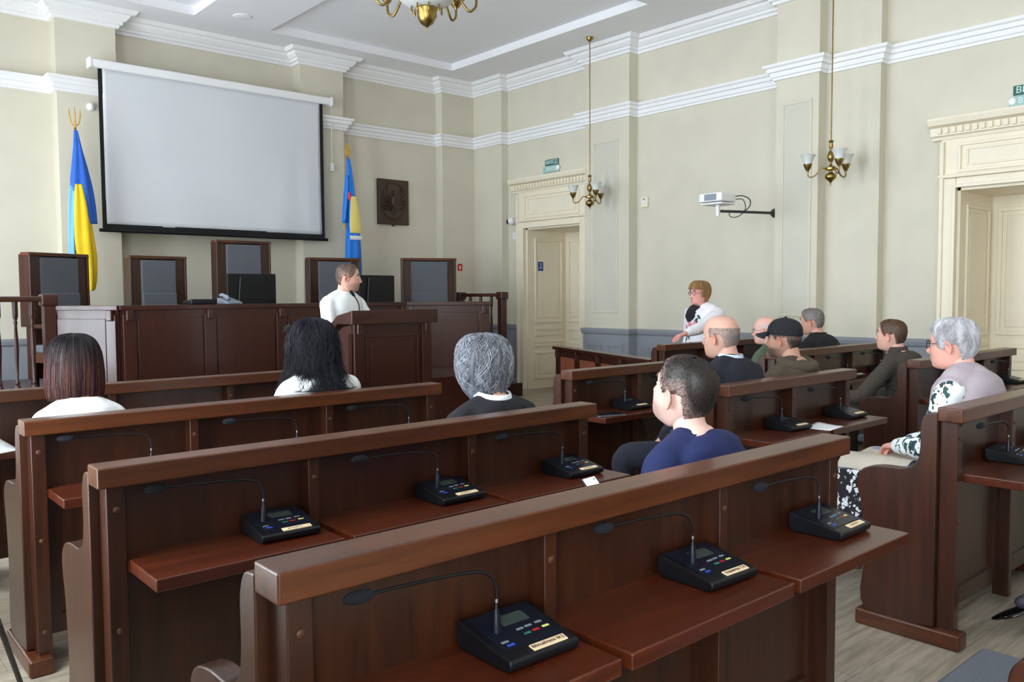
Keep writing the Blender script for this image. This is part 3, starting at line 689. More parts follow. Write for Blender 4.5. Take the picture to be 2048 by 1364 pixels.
part('emblem', drape([(2.44, .03, -.075, .045, .012, 0), (2.3, .035, -.085, .065, .014, .3), (2.1, .042, -.092, .085, .016, .6), (1.96, .045, -.096, .09, .016, .9), (1.90, .045, -.094, .08, .012, 1.)], 4, .06), fpale, f2, smooth=True)
part('emblem', drape([(1.86, .05, -.098, .10, .012, 0), (1.82, .052, -.1, .105, .013, .3), (1.80, .052, -.098, .10, .010, .3)], 4, .04), fwht, f2, smooth=True)
part('emblem', drape([(2.50, -.035, -.065, .02, .012, 0), (2.44, -.03, -.07, .035, .014, .3), (2.38, -.025, -.07, .02, .012, .6)], 3, .1), fred, f2, smooth=True)
part('tassel', MB().lathe([(.004, .08), (.012, .06), (.016, .03), (.02, 0)], 8), gold, f2, smooth=40, loc=(-.105, -.03, 1.96))
part('finial', MB().prism(catmull([(-.01, 3.03), (-.045, 3.1), (-.03, 3.17), (0, 3.24), (.03, 3.17), (.045, 3.1), (.01, 3.03)], 4), 1, .02, .04), gold, f2, bevel=.004)

carv = wood('carved_dark_wood', 2, (44, 26, 15), (70, 44, 27), .45)
pq = thing('carved_plaque', 'dark carved wooden plaque with a winged emblem on the front wall', 'plaque', (7.54, 11.58, 3.085))
part('board', MB().prism([(-.295, .365), (.295, .365), (.295, -.365), (.03, -.365), (0, -.395), (-.03, -.365), (-.295, -.365)], 1, -.045, .0), carv, pq, bevel=.008)
for s_ in (-1, 1):
    w = MB()
    for k in range(6):
        a = math.radians(78 - 14 * k); w.tube([(s_ * .03, -.045, -.03 - .02 * k), (s_ * (.05 + .10 * math.cos(a) + .05), -.055, .03 + .12 * math.sin(a) - .03 * k), (s_ * (.09 + .17 * math.cos(a)), -.045, .06 + .24 * math.sin(a) - .02 * k)], [.014, .017, .006], 8)
    part('carved_wing', w, carv, pq, smooth=True)
c = MB().ell((0, -.05, .02), (.05, .025, .1)); c.ell((0, -.055, .15), (.028, .022, .035)); c.tube([(0, -.05, -.05), (-.03, -.05, -.16), (0, -.05, -.2), (.03, -.05, -.16), (0, -.05, -.05)], .012, 8)
part('carved_body', c, carv, pq, smooth=True)
part('carved_arc', MB().tube([(.2 * math.cos(a), -.046, -.08 + .2 * math.sin(a)) for a in np.linspace(math.pi * 1.05, math.pi * 1.95, 18)], .012, 8), carv, pq, smooth=True)
part('carved_arc', MB().tube([(.2 * math.cos(a), -.046, .12 + .19 * math.sin(a)) for a in np.linspace(math.pi * .2, math.pi * .8, 14)], .01, 8), carv, pq, smooth=True)

red = M('sign_red', (206, 24, 30), .4)
fs_ = thing('fire_sign', 'small red fire extinguisher sign on the corner pilaster', 'sign', (8.78, 11.40, 2.045))
part('plate', MB().box(-.05, -.006, -.06, .05, 0, .06), red, fs_, bevel=.002)
part('symbol', MB().prism([(-.013, -.035), (.013, -.035), (.013, .02), (.006, .032), (-.006, .032), (-.013, .02)], 1, -.009, -.005), whitep, fs_)

# ------------------------------------------------------------------ things on the door wall
gsign = M('sign_green', (14, 96, 88), .35); lsign = M('sign_pale_green', (150, 190, 184), .35); sp = M('sign_print', (226, 238, 236), .4)
TX = Matrix(((0, 0, -1, 0), (-1, 0, 0, 0), (0, 1, 0, 0), (0, 0, 0, 1)))     # lettering read by someone facing the door wall
def exit_sign(x, y, z, w, label, lamp):
    t = thing('exit_sign', label, 'sign', (x, y, z), 0, 'exit signs above the doors')
    part('upper_plate', MB().box(-.012, -w / 2, .01, 0, w / 2, .105), gsign, t, bevel=.003)
    part('lower_plate', MB().box(-.03, -w / 2 - .01, -.105, 0, w / 2 + .03, .0), lsign, t, bevel=.006)
    text_part('ВИХІД', .085, sp, t, Matrix.Translation((-.0135, 0, .057)) @ TX, depth=.001)
    text_part('ВИХІД', .075, sp, t, Matrix.Translation((-.0315, -.01, -.05)) @ TX, depth=.001)
    part('lamp', MB().ell((-.03, w / 2 - .0 if lamp > 0 else -w / 2 + .0, -.045), (.025, .04, .04)), whitep, t, smooth=True)
exit_sign(XR, 9.60, 3.605, .31, 'green exit sign above the door beside the front wall', -1)
exit_sign(XR, 2.86, 3.50, .33, 'green exit sign above the door nearer the rear pews', 1)
bs = thing('blue_sign', 'small blue sign on the panelled door reveal', 'sign', (9.54, 10.226 - .045, 2.04))
part('plate', MB().box(-.055, -.004, -.075, .055, .004, .075), M('sign_blue', (28, 62, 140), .35), bs, bevel=.002)
m = MB(); m.ell((.0, -.005, .04), (.012, .002, .012)); m.tube([(-.005, -.005, .025), (.0, -.005, -.01), (.025, -.005, -.04)], .005, 6); m.tube([(-.03, -.005, -.04), (0, -.005, -.01)], .005, 6)
part('pictogram', m, sp, bs, smooth=True)
bx_ = thing('wall_box', 'small cream alarm box on the wall beside the pilaster', 'box', (XR, 7.70, 2.87))
part('housing', MB().box(-.04, -.06, -.075, 0, .06, .075), doorm, bx_, bevel=.01); part('button', MB().lathe([(.03, 0), (.03, .012), (.02, .018)], 14), whitep, bx_, smooth=40, loc=(-.04, 0, .0), rot=(0, -math.pi / 2, 0))
part('slot', MB().box(-.044, -.02, .035, -.038, .02, .05), M('grey_plastic'), bx_)
sc_ = thing('security_camera', 'white dome security camera on the wall beside the door hood', 'camera', (XR, 10.47, 2.79))
part('mount', MB().lathe([(.05, 0), (.05, .03), (.035, .05)], 16), whitep, sc_, smooth=40, rot=(0, -math.pi / 2, 0))
part('shell', MB().ell((-.09, .02, 0), (.065, .065, .065), 20, 14), whitep, sc_, smooth=True)
part('lens', MB().ell((-.115, .055, -.005), (.045, .045, .045), 16, 10), M('dark_glass'), sc_, smooth=True)
o = thing('wall_switch', 'small white switch box on the wall under the security camera', 'switch', (XR, 10.49, 2.55)); part('plate', MB().box(-.03, -.035, -.06, 0, .035, .06), whitep, o, bevel=.006); part('rocker', MB().box(-.036, -.018, -.03, -.028, .018, .03), whitep, o, bevel=.003)
o = thing('fire_hose_tag', 'narrow dark red tag on the wall beside the door casing', 'tag', (XR, 8.715, 1.72)); part('plate', MB().box(-.02, -.012, -.05, 0, .012, .05), M('dark_red', (120, 40, 40), .5), o, bevel=.003); part('clip', MB().box(-.024, -.006, .04, 0, .006, .06), steel, o)

pj = thing('projector', 'white ceiling-type projector on a long steel arm from the wall', 'projector', (8.02, 5.62, 2.52))
part('arm', MB().tube([(1.24, .03, .04), (.06, 0, -.01)], .017, 10), steel, pj, smooth=40)
part('wall_flange', MB().lathe([(.06, 0), (.055, .02), (.022, .07)], 14), steel, pj, smooth=40, loc=(1.235, .03, .04), rot=(0, -math.pi / 2, 0))
part('bracket', MB().tube([(0, 0, -.07), (0, 0, .06)], .024, 12), whitep, pj, smooth=40)
part('cradle', MB().box(-.12, -.13, .055, .14, .15, .075), whitep, pj, bevel=.006)
b = part('body', MB().box(-.13, -.14, .085, .15, .17, .185), whitep, pj, bevel=.018)
part('vent', MB().box(-.134, -.07, .10, -.128, .09, .17), M('vent_grey', (150, 156, 162), .6), b)
for k in range(6): part('louver', MB().box(-.137, -.065, .106 + k * .0105, -.132, .085, .110 + k * .0105), M('grey_plastic'), b)
part('lens', MB().lathe([(.035, 0), (.035, .03), (.028, .032)], 14), blackp, b, smooth=40, loc=(-.04, .165, .135), rot=(-math.pi / 2, 0, 0))
part('cable', MB().tube(catmull([(.14, -.12, .15), (.16, -.22, .15), (.14, -.32, .10), (.12, -.34, .03), (.14, -.26, -.02), (.2, -.1, -.01), (.25, 0, .0)], 6), .006, 6), blackp, pj, smooth=40)
part('cable', MB().tube(catmull([(.16, -.12, .12), (.2, -.2, .11), (.24, -.2, .0), (.24, -.1, -.07), (.24, 0, -.06), (.26, .02, .0)], 6), .005, 6), blackp, pj, smooth=40)

def shade_lamp(t, c, k=1.):
    part('lamp_cup', MB().lathe([(.004, -.02), (.012, -.015), (.012, 0), (.03 * k, .03), (.045 * k, .065), (.048 * k, .08)], 16), brass, t, smooth=50, loc=c)
    part('glass_shade', MB().lathe([(.03 * k, .07), (.044 * k, .075), (.05 * k, .10), (.06 * k, .14), (.082 * k, .175), (.085 * k, .178), (.08 * k, .178), (.056 * k, .14), (.046 * k, .10), (.03 * k, .08)], 20), glassm, t, smooth=50, loc=c)
def pendant(x, y, zb, label):
    t = thing('chandelier', label, 'chandelier', (x, y, zb), 0, 'three-armed chandeliers along the door wall')
    part('body', MB().lathe([(.002, -.005), (.006, .03), (.02, .045), (.055, .075), (.062, .105), (.05, .125), (.022, .14), (.02, .16), (.06, .17), (.062, .19), (.03, .205), (.014, .22), (.014, .25), (.03, .275), (.042, .315), (.03, .35), (.014, .385), (.022, .42), (.016, .455), (.03, .475), (.02, .485), (.005, .49)], 20), brass, t, smooth=50)
    part('rod', MB().tube([(0, 0, .48), (0, 0, ZS - zb)], .007, 8), brass, t, smooth=40)
    part('canopy', MB().lathe([(.05, ZS - zb), (.05, ZS - zb - .02), (.02, ZS - zb - .06)], 16), brass, t, smooth=40)
    v = Vector((x, y)).normalized(); r = Vector((v.y, -v.x))
    for a in (170, 50, 290):
        d = r * math.cos(math.radians(a)) + v * math.sin(math.radians(a))
        pts = catmull([(d.x * .04, d.y * .04, .18), (d.x * .10, d.y * .10, .19), (d.x * .15, d.y * .15, .13), (d.x * .20, d.y * .20, .105), (d.x * .235, d.y * .235, .12), (d.x * .24, d.y * .24, .16)], 5)
        part('arm', MB().tube(pts, .008, 8), brass, t, smooth=50)
        shade_lamp(t, (d.x * .24, d.y * .24, .17))
pendant(8.6, 4.58, 2.735, 'brass three-armed chandelier hanging before the panelled pilaster')
pendant(8.62, 8.18, 2.76, 'brass three-armed chandelier hanging beside the door near the front wall')
t = thing('chandelier', 'large brass and frosted glass chandelier under the ceiling beams', 'chandelier', (4.6, 6.44, 4.03))
part('finial_cup', MB().lathe([(.002, -.01), (.006, .02), (.02, .035), (.06, .06), (.085, .11), (.09, .17), (.1, .185), (.1, .2), (.09, .21)], 24), brass, t, smooth=50)
part('glass_bowl', MB().lathe([(.06, .195), (.1, .2), (.18, .225), (.25, .275), (.29, .36), (.3, .42), (.29, .43), (.24, .29), (.1, .215)], 32), glassm, t, smooth=True)
part('column', MB().lathe([(.03, .2), (.03, .5), (.05, .55), (.02, .6), (.02, 1.08)], 16), brass, t, smooth=50)
for k in range(8):
    a = k * math.pi / 4 + .3; d = Vector((math.cos(a), math.sin(a), 0))
    part('arm', MB().tube(catmull([d * .05 + Vector((0, 0, .52)), d * .2 + Vector((0, 0, .5)), d * .33 + Vector((0, 0, .28)), d * .4 + Vector((0, 0, .2)), d * .46 + Vector((0, 0, .24)), d * .47 + Vector((0, 0, .3))], 5), .012, 8), brass, t, smooth=50)
    shade_lamp(t, tuple(d * .47 + Vector((0, 0, .32))), 1.3)
    part('pendant_drop', MB().lathe([(.002, -.05), (.012, -.03), (.008, 0), (.004, .03)], 8), brass, t, smooth=50, loc=tuple(d * .14 + Vector((0, 0, .19))))
tag(part('ceiling_speaker', MB().lathe([(.0, -.012), (.10, -.012), (.115, -.006), (.12, 0), (.12, .004)], 24), white, smooth=40, loc=(4.58, 10.45, ZS)), 'flat round white speaker set in the ceiling beam', 'speaker')

# tripod with one leg reaching into the aisle
tp = thing('tripod', 'slim black tripod leg slanting to the floor beside the second window-side pew', 'tripod', (.30, 2.75, 0))
for q in ((.36, 1.02, .012), (-.2, -.35, .012), (-.22, .55, .012)):
    a = Vector((0, 0, 1.15)); b = Vector(q); mid = a.lerp(b, .55)
    part('leg', MB().tube([a, mid], .014, 10), blackp, tp, smooth=40); part('leg_extension', MB().tube([mid, b], .010, 10), blackp, tp, smooth=40); part('foot', MB().ell(q, (.018, .018, .012)), blackp, tp, smooth=True)
part('head', MB().box(-.05, -.05, 1.14, .05, .05, 1.25), blackp, tp, bevel=.01)

# ------------------------------------------------------------------ people
skinm = M('skin', (214, 160, 138), .5, sss=.12, attr=True, var=.04, vs=60)
hairm = M('hair', (60, 40, 30), .42, attr=True, spec=.35)
eyew = M('eye_white', (225, 222, 218), .25); eyed = M('eye_dark', (40, 32, 28), .15)
HEAD = [(.119, .0, -.0, .0), (.116, .022, -.035, .030), (.104, .054, -.070, .054), (.08, .078, -.092, .069), (.05, .090, -.101, .0755), (.02, .0925, -.103, .077), (-.01, .091, -.099, .0755), (-.035, .091, -.088, .072), (-.06, .090, -.072, .0655), (-.085, .086, -.052, .056), (-.104, .077, -.03, .043), (-.115, .058, -.008, .026), (-.118, .03, .02, .004)]
def srgb(c): return np.array(lin(c)[:3])
class Env:
    """closed surface of revolution-like form given by rows (z, front y, back y, half width); a = 0 faces +y"""
    def __init__(s, tab, p=2.25, inflate=0.):
        T = np.array(tab, float); k = len(T)
        # densify with Catmull-Rom
        D = np.array(catmull(T, 8)); D[:, 1:] = np.where(D[:, 1:] * np.array([1, -1, 1]) < 0, 0, D[:, 1:])
        al = np.concatenate([[0], np.cumsum(np.hypot(np.diff(D[:, 0]), np.diff((D[:, 1] - D[:, 2]) / 2 + D[:, 3]) / 2))]); s.v = al / al[-1]; s.D = D; s.p = p; s.inf = inflate
    def pos(s, a, v):
        z = np.interp(v, s.v, s.D[:, 0]); f = np.interp(v, s.v, s.D[:, 1]); b = np.interp(v, s.v, s.D[:, 2]); w = np.interp(v, s.v, s.D[:, 3])
        ca, sa = np.cos(a), np.sin(a); e = 2 / s.p
        y = np.sign(ca) * np.abs(ca) ** e * np.where(ca >= 0, f, -b); x = np.sign(sa) * np.abs(sa) ** e * w
        return np.stack([x, y, z], -1)
    def zv(s, z): return np.interp(-np.asarray(z), -s.D[:, 0], s.v)
def wrap(a): return (a + math.pi) % (2 * math.pi) - math.pi
def grid_faces(nu, nv):
    i, j = np.meshgrid(np.arange(nv - 1), np.arange(nu), indexing='ij'); jn = (j + 1) % nu
    return np.stack([i * nu + j, i * nu + jn, (i + 1) * nu + jn, (i + 1) * nu + j], -1).reshape(-1, 4)
def np_mesh(name, V, Fc, mats, C=None, smooth=True):
    me = bpy.data.meshes.new(name); V = np.asarray(V, np.float32); Fc = np.asarray(Fc, np.int32); n = Fc.shape[1]
    me.vertices.add(len(V)); me.vertices.foreach_set('co', V.ravel())
    me.loops.add(Fc.size); me.loops.foreach_set('vertex_index', Fc.ravel())
    me.polygons.add(len(Fc)); me.polygons.foreach_set('loop_start', np.arange(0, Fc.size, n, dtype=np.int32))
    me.polygons.foreach_set('use_smooth', np.ones(len(Fc), bool))
    me.update(calc_edges=True); me.validate()
    if C is not None:
        ca = me.color_attributes.new('Col', 'FLOAT_COLOR', 'POINT')
        C4 = np.ones((len(V), 4), np.float32); C4[:, :3] = C; ca.data.foreach_set('color', C4.ravel())
    for m in mats: me.materials.append(m)
    return me
def head_arrays(skin, lips, stub=0., stubc=(90, 80, 75), flush=.3):
    nu, nv = 72, 60; E = Env(HEAD); a = np.linspace(-math.pi, math.pi, nu, endpoint=False); a = a - .42 * np.sin(a) * .5
    v = np.linspace(0.004, .996, nv); A, Vv = np.meshgrid(a, v); P = E.pos(A, Vv).reshape(-1, 3)
    x, z = P[:, 0], P[:, 2]; fr = np.clip(np.cos(A.ravel()) * 1.6, 0, 1); ax = np.abs(x)
    G = lambda u, s_: np.exp(-(u / s_) ** 2)
    dy = -.013 * G(ax - .032, .017) * G(z - .006, .013) + .005 * G(ax - .03, .024) * G(z - .030, .010) + .004 * G(ax - .045, .022) * G(z + .025, .018)
    nh = np.interp(z, [-.052, -.044, -.036, -.02, .0, .018, .03], [0, .010, .027, .019, .011, .005, 0]); ns = np.interp(z, [-.045, -.036, .02], [.016, .015, .009])
    dy += nh * G(x, ns) + .006 * G(ax - .014, .006) * G(z + .04, .007)
    dy += .006 * G(x, .022) * G(z + .062, .0055) + .006 * G(x, .019) * G(z + .076, .006) - .003 * G(x, .022) * G(z + .069, .003) + .006 * G(x, .02) * G(z + .102, .012)
    P[:, 1] += dy * fr
    base = srgb(skin); C = np.tile(base, (len(P), 1))
    l = (G(x, .02) ** 2 * (G(z + .062, .005) + G(z + .076, .006)))[:, None] * fr[:, None]; C = C * (1 - np.clip(l, 0, .8)) + srgb(lips) * np.clip(l, 0, .8)
    ck = (G(ax - .045, .022) * G(z + .03, .022))[:, None] * fr[:, None] * flush; C = C * (1 - ck) + base * np.array([1.05, .72, .68]) * ck
    if stub:
        sm = np.clip((-.040 - z) / .02, 0, 1) * np.clip(np.cos(A.ravel()) * 1.3 + .55, 0, 1) * (1 - .9 * np.clip(l[:, 0] * 1.4, 0, 1)); sm *= np.clip((ax - .0 + np.abs(z + .05) * 2) / .03, .0, 1) * .4 + .6
        sm = (sm * stub)[:, None]; C = C * (1 - sm) + srgb(stubc) * sm
    Fc = grid_faces(nu, nv)
    return P, Fc, C
def ear_arrays(side, skin):
    nr, nt_ = 8, 26; r = np.linspace(0, 1, nr); th = np.linspace(0, 2 * math.pi, nt_, endpoint=False); Rr, T = np.meshgrid(r, th, indexing='ij')
    u = np.cos(T) * .0185 * Rr; w = np.sin(T) * .032 * Rr
    u = u * np.where(w < 0, 1 - .35 * (-w / .032), 1.06) + .004 * (w / .032)
    prof = np.interp(Rr, [0, .35, .62, .75, .86, .95, 1], [0, .001, .008, .006, .013, .013, .009])
    prof = np.where((T > math.pi * .75) & (T < math.pi * 1.25), prof, prof); out = prof + .004
    Pf = np.stack([out, u, w], -1); Pb = np.stack([out - .006 - .004 * (1 - Rr), u * .94, w * .94], -1)
    P = np.concatenate([Pf.reshape(-1, 3), Pb.reshape(-1, 3)]); F1 = grid_faces(nt_, nr); F2 = F1[:, ::-1] + nr * nt_
    rim = (nr - 1) * nt_ + np.arange(nt_); rn = np.roll(rim, -1); F3 = np.stack([rim, rn, rn + nr * nt_, rim + nr * nt_], -1)
    Fc = np.concatenate([F1, F2, F3])
    fl = math.radians(24); c, s_ = math.cos(fl), math.sin(fl)          # flare outwards at the back edge
    X = P[:, 0] * c - P[:, 1] * s_; Y = P[:, 0] * s_ + P[:, 1] * c; Z = P[:, 2]
    tl = math.radians(-12); Y, Z = Y * math.cos(tl) - Z * math.sin(tl), Y * math.sin(tl) + Z * math.cos(tl)
    P = np.stack([(X + .0775) * side, Y - .017, Z - .008], -1)
    if side < 0: Fc = Fc[:, ::-1]
    col = np.tile(srgb(skin) * np.array([1.0, .78, .74]), (len(P), 1))
    return P, Fc, col

def shell_arrays(E, keep, nu=72, nv=48, amp=.0, freq=9, col=None, colfn=None, thin=.0, z0=None):
    a = np.linspace(-math.pi, math.pi, nu, endpoint=False); v = np.linspace(.003, .999, nv); A, Vv = np.meshgrid(a, v)
    P = E.pos(A, Vv); r = np.linalg.norm(P[..., :2], axis=-1, keepdims=True) + 1e-6
    if amp:
        w = amp * (np.sin(freq * A + 3 * Vv) * .6 + np.sin(freq * 2.3 * A - 5 * Vv + 1.3) * .4) * np.clip(Vv * 2, 0, 1)
        P[..., :2] *= (1 + (w[..., None] / np.maximum(r, .03)))
    P = P.reshape(-1, 3); K = keep(wrap(A.ravel()), P[:, 2], P)
    Fc = grid_faces(nu, nv); Fc = Fc[K[Fc].all(1)]
    used = np.unique(Fc); mp_ = -np.ones(len(P), int); mp_[used] = np.arange(len(used))
    aa, zz = wrap(A.ravel())[used], P[used, 2]
    C = colfn(aa, zz, P[used]) if colfn else np.tile(srgb(col), (len(used), 1))
    return P[used], mp_[Fc], C
def strand_arrays(E, keep, n, length, cols, rad=.0011, seg=7, lift=(0, .006), wob=.004, wf=5., flare=0., vr=(.0, .9), arange=None, endz=None, curl=0., droop=0., sweep_=0., hang=0., clump=0., ombre=None):
    out = []; a0 = []; v0 = []
    while len(a0) < n:
        a = rng.uniform(-math.pi, math.pi, n * 2) if arange is None else rng.uniform(arange[0], arange[1], n * 2)
        v = rng.uniform(vr[0], vr[1], n * 2); p = E.pos(a, v); k = keep(wrap(a), p[:, 2], p)
        a0 += list(a[k]); v0 += list(v[k])
        if k.sum() == 0: break
    a0 = np.array(a0[:n]); v0 = np.array(v0[:n]); n = len(a0)
    L = rng.uniform(length[0], length[1], n); t = np.linspace(0, 1, seg); ph = rng.uniform(0, 6.28, (n, 3)); li = rng.uniform(lift[0], lift[1], n)
    v = np.clip(v0[:, None] + L[:, None] * t, 0, .9995)
    if endz is not None: v = np.minimum(v, E.zv(endz + rng.normal(0, .008, n))[:, None])
    am = wob / .09
    if clump:
        cid = (np.floor(a0 / clump).astype(int) * 7919 + np.floor(v0 / (clump * .35)).astype(int) * 104729) % 4096; tabl = rng.uniform(0, 6.28, (4096, 3)); ph = tabl[cid] + rng.normal(0, .25, (n, 3)); li = li * .5 + (lift[0] + (lift[1] - lift[0]) * rng.uniform(0, 1, 4096)[cid]) * .5
    pk = E.pos(np.repeat(a0[:, None], seg, 1), v); kk = np.cumprod(keep(wrap(np.repeat(a0, seg)), pk.reshape(-1, 3)[:, 2], pk.reshape(-1, 3)).reshape(n, seg), 1); vm = np.max(np.where(kk > 0, v, 0), 1); v = np.minimum(v, vm[:, None])
    a = a0[:, None] + am * np.sin(wf * t[None] + ph[:, :1]) * (t + .15) + sweep_ * t[None]
    P = E.pos(a, v); rad_d = P.copy(); rad_d[..., 2] *= .7; rad_d[..., 2] = np.where(P[..., 2] > 0, rad_d[..., 2], 0); rad_d /= np.linalg.norm(rad_d, axis=-1, keepdims=True) + 1e-6
    P = P + rad_d * (li[:, None] + flare * t[None] ** 2 * rng.uniform(.2, 1, n)[:, None])[..., None]
    if curl:
        q = np.stack([np.sin(wf * 2 * t[None] * 3 + ph[:, :1]), np.cos(wf * 2 * t[None] * 3 + ph[:, 1:2]), np.sin(wf * 2.5 * t[None] * 3 + ph[:, 2:3])], -1); P = P + q * curl * np.clip(t * 2, 0, 1)[None, :, None]
    if hang: P[..., 2] -= (hang * t ** 2)[None]
    T = np.gradient(P, axis=1); T /= np.linalg.norm(T, axis=-1, keepdims=True) + 1e-9
    B = np.cross(T, rad_d); B /= np.linalg.norm(B, axis=-1, keepdims=True) + 1e-9; Nn = np.cross(B, T)
    rr = (rad * rng.uniform(.6, 1.3, n)[:, None] * np.interp(t, [0, .15, .7, 1], [.8, 1, .9, .15])[None])[..., None]
    ring = np.stack([P + rr * (B * math.cos(k) + Nn * math.sin(k)) for k in (math.pi / 2, math.pi * 7 / 6, math.pi * 11 / 6)], 2)
    V = ring.reshape(-1, 3)
    b = (np.arange(n)[:, None, None] * seg + np.arange(seg - 1)[None, :, None]) * 3; j = np.arange(3)[None, None]; jn = (j + 1) % 3
    Fc = np.stack([b + j, b + jn, b + 3 + jn, b + 3 + j], -1).reshape(-1, 4)
    cs = np.array([srgb(c) for c in cols]); ci = cs[rng.integers(0, len(cs), n)] * rng.uniform(.75, 1.25, (n, 1))
    if clump: ci = ci * .5 + .5 * cs[rng.integers(0, len(cs), 4096)[cid]]
    C = np.repeat(ci, seg * 3, 0)
    if ombre is not None:
        zz = V[:, 2]; e = np.clip((zz - ombre[1]) / (ombre[2] - ombre[1]), 0, 1)[:, None]; C = C * (1 - e) + srgb(ombre[0]) * rng.uniform(.8, 1.2, (n, 1)).repeat(seg * 3, 0) * e
    return V, Fc, C
def cat_arrays(L):
    V = []; Fc = []; C = []; o = 0
    for v, f, c in L: V.append(v); Fc.append(np.asarray(f) + o); C.append(c); o += len(v)
    return np.concatenate(V), np.concatenate(Fc), np.concatenate(C)
def xf(P, Mx): A = np.array(Mx); return P @ A[:3, :3].T + A[:3, 3]

def hairline(tab):
    d = np.array(tab, float)
    return lambda a: np.interp(np.degrees(np.abs(a)), d[:, 0], d[:, 1])
HL_MAN = [(0, .082), (25, .082), (42, .075), (58, .045), (72, .012), (82, -.004), (90, .012), (112, .02), (128, -.03), (150, -.068), (180, -.078)]

def remesh(mb, vox, smooth_it=3, noise=0., nscale=.06):
    bm = mb.bmesh(); me = bpy.data.meshes.new('tmp'); bm.to_mesh(me); bm.free()
    o = bpy.data.objects.new('tmp', me); COL.objects.link(o)
    r = o.modifiers.new('r', 'REMESH'); r.mode = 'VOXEL'; r.voxel_size = vox; r.use_smooth_shade = True
    if smooth_it: m = o.modifiers.new('s', 'SMOOTH'); m.factor = .5; m.iterations = smooth_it
    if noise:
        tx = bpy.data.textures.get('cloth_folds_%g' % nscale) or bpy.data.textures.new('cloth_folds_%g' % nscale, 'CLOUDS'); tx.noise_scale = nscale; tx.noise_depth = 1
        d = o.modifiers.new('d', 'DISPLACE'); d.texture = tx; d.strength = noise; d.mid_level = .5; d.texture_coords = 'LOCAL'
    bpy.context.view_layer.update()
    res = bpy.data.meshes.new_from_object(o.evaluated_get(bpy.context.evaluated_depsgraph_get()))
    bpy.data.objects.remove(o); bpy.data.meshes.remove(me)
    return res
def mesh_arrays(me):
    V = np.empty(len(me.vertices) * 3, np.float32); me.vertices.foreach_get('co', V); n = len(me.polygons)
    ls = np.empty(n, np.int32); me.polygons.foreach_get('loop_total', ls); vi = np.empty(len(me.loops), np.int32); me.loops.foreach_get('vertex_index', vi)
    Fq = vi.reshape(-1, 4) if (ls == 4).all() else None
    return V.reshape(-1, 3), Fq
def ik(a, b, l1, l2, hint):
    a, b, hint = Vector(a), Vector(b), Vector(hint); d = b - a; L = min(d.length, (l1 + l2) * .995); d = d.normalized(); b = a + d * L
    x = (l1 * l1 - l2 * l2 + L * L) / (2 * L); h = math.sqrt(max(l1 * l1 - x * x, 0)); n = hint - d * hint.dot(d); n.normalize()
    return a + d * x + n * h, b
def lim(mb, pts, rad, n=14):
    P = catmull([tuple(p) for p in pts], 5); k = len(pts); R_ = np.interp(np.linspace(0, k - 1, len(P)), range(k), rad)
    mb.tube(P, list(R_), n, round_end=True)
def torso(mb, rows, lat):
    """rows: centre, half width, half depth, direction up the spine"""
    rs = []
    for c, w, d, up in rows:
        c = Vector(c); up = Vector(up).normalized(); l = (Vector(lat) - up * Vector(lat).dot(up)).normalized(); fw = up.cross(l)
        rs.append([c + l * w * math.copysign(abs(math.cos(t)) ** .85, math.cos(t)) + fw * d * math.copysign(abs(math.sin(t)) ** .85, math.sin(t)) for t in np.linspace(0, 2 * math.pi, 28, endpoint=False)])
    mb.rings(rs)
def hand(mb, fing, wrist, d, nrm, side, curl=.35, k=1.):
    """palm into mb (to be fused), fingers into fing"""
    d = Vector(d).normalized(); nrm = Vector(nrm); nrm = (nrm - d * nrm.dot(d)).normalized(); sdv = d.cross(nrm) * side; W = Vector(wrist)
    rs = []
    for t, w, h in ((-.01, .026, .019), (.02, .031, .019), (.05, .039, .017), (.08, .040, .0145), (.092, .036, .012)):
        c = W + d * t * k; rs.append([c + sdv * w * k * math.cos(a) + nrm * h * k * math.sin(a) for a in np.linspace(0, 2 * math.pi, 14, endpoint=False)])
    mb.rings(rs)
    for off, ln, r in ((-.029, .070, .0088), (-.010, .080, .0092), (.010, .075, .009), (.028, .060, .008)):
        p = W + (d * .085 + sdv * off) * k; dd = d.copy(); pts = [p - d * .012 * k]; seg = ln / 3
        for i in range(3):
            dd = (Matrix.Rotation(curl * (1, 1.2, .8)[i], 3, sdv * side) @ dd) if False else (dd * math.cos(curl * (.7, 1.1, .7)[i]) - nrm * math.sin(curl * (.7, 1.1, .7)[i])).normalized()
            pts.append(pts[-1] + dd * seg * k * (1.35 if i == 0 else 1))
        fing.tube(pts, [r * k, r * k, r * .95 * k, r * .8 * k], 10, round_end=True)
    tb_ = W + (d * .028 - sdv * .028) * k; td = (d * .72 - sdv * .55 - nrm * .35).normalized()
    fing.tube([tb_, tb_ + td * .035 * k, tb_ + (td * .6 + d * .3).normalized() * .062 * k], [.0125 * k, .011 * k, .009 * k], 10, round_end=True)

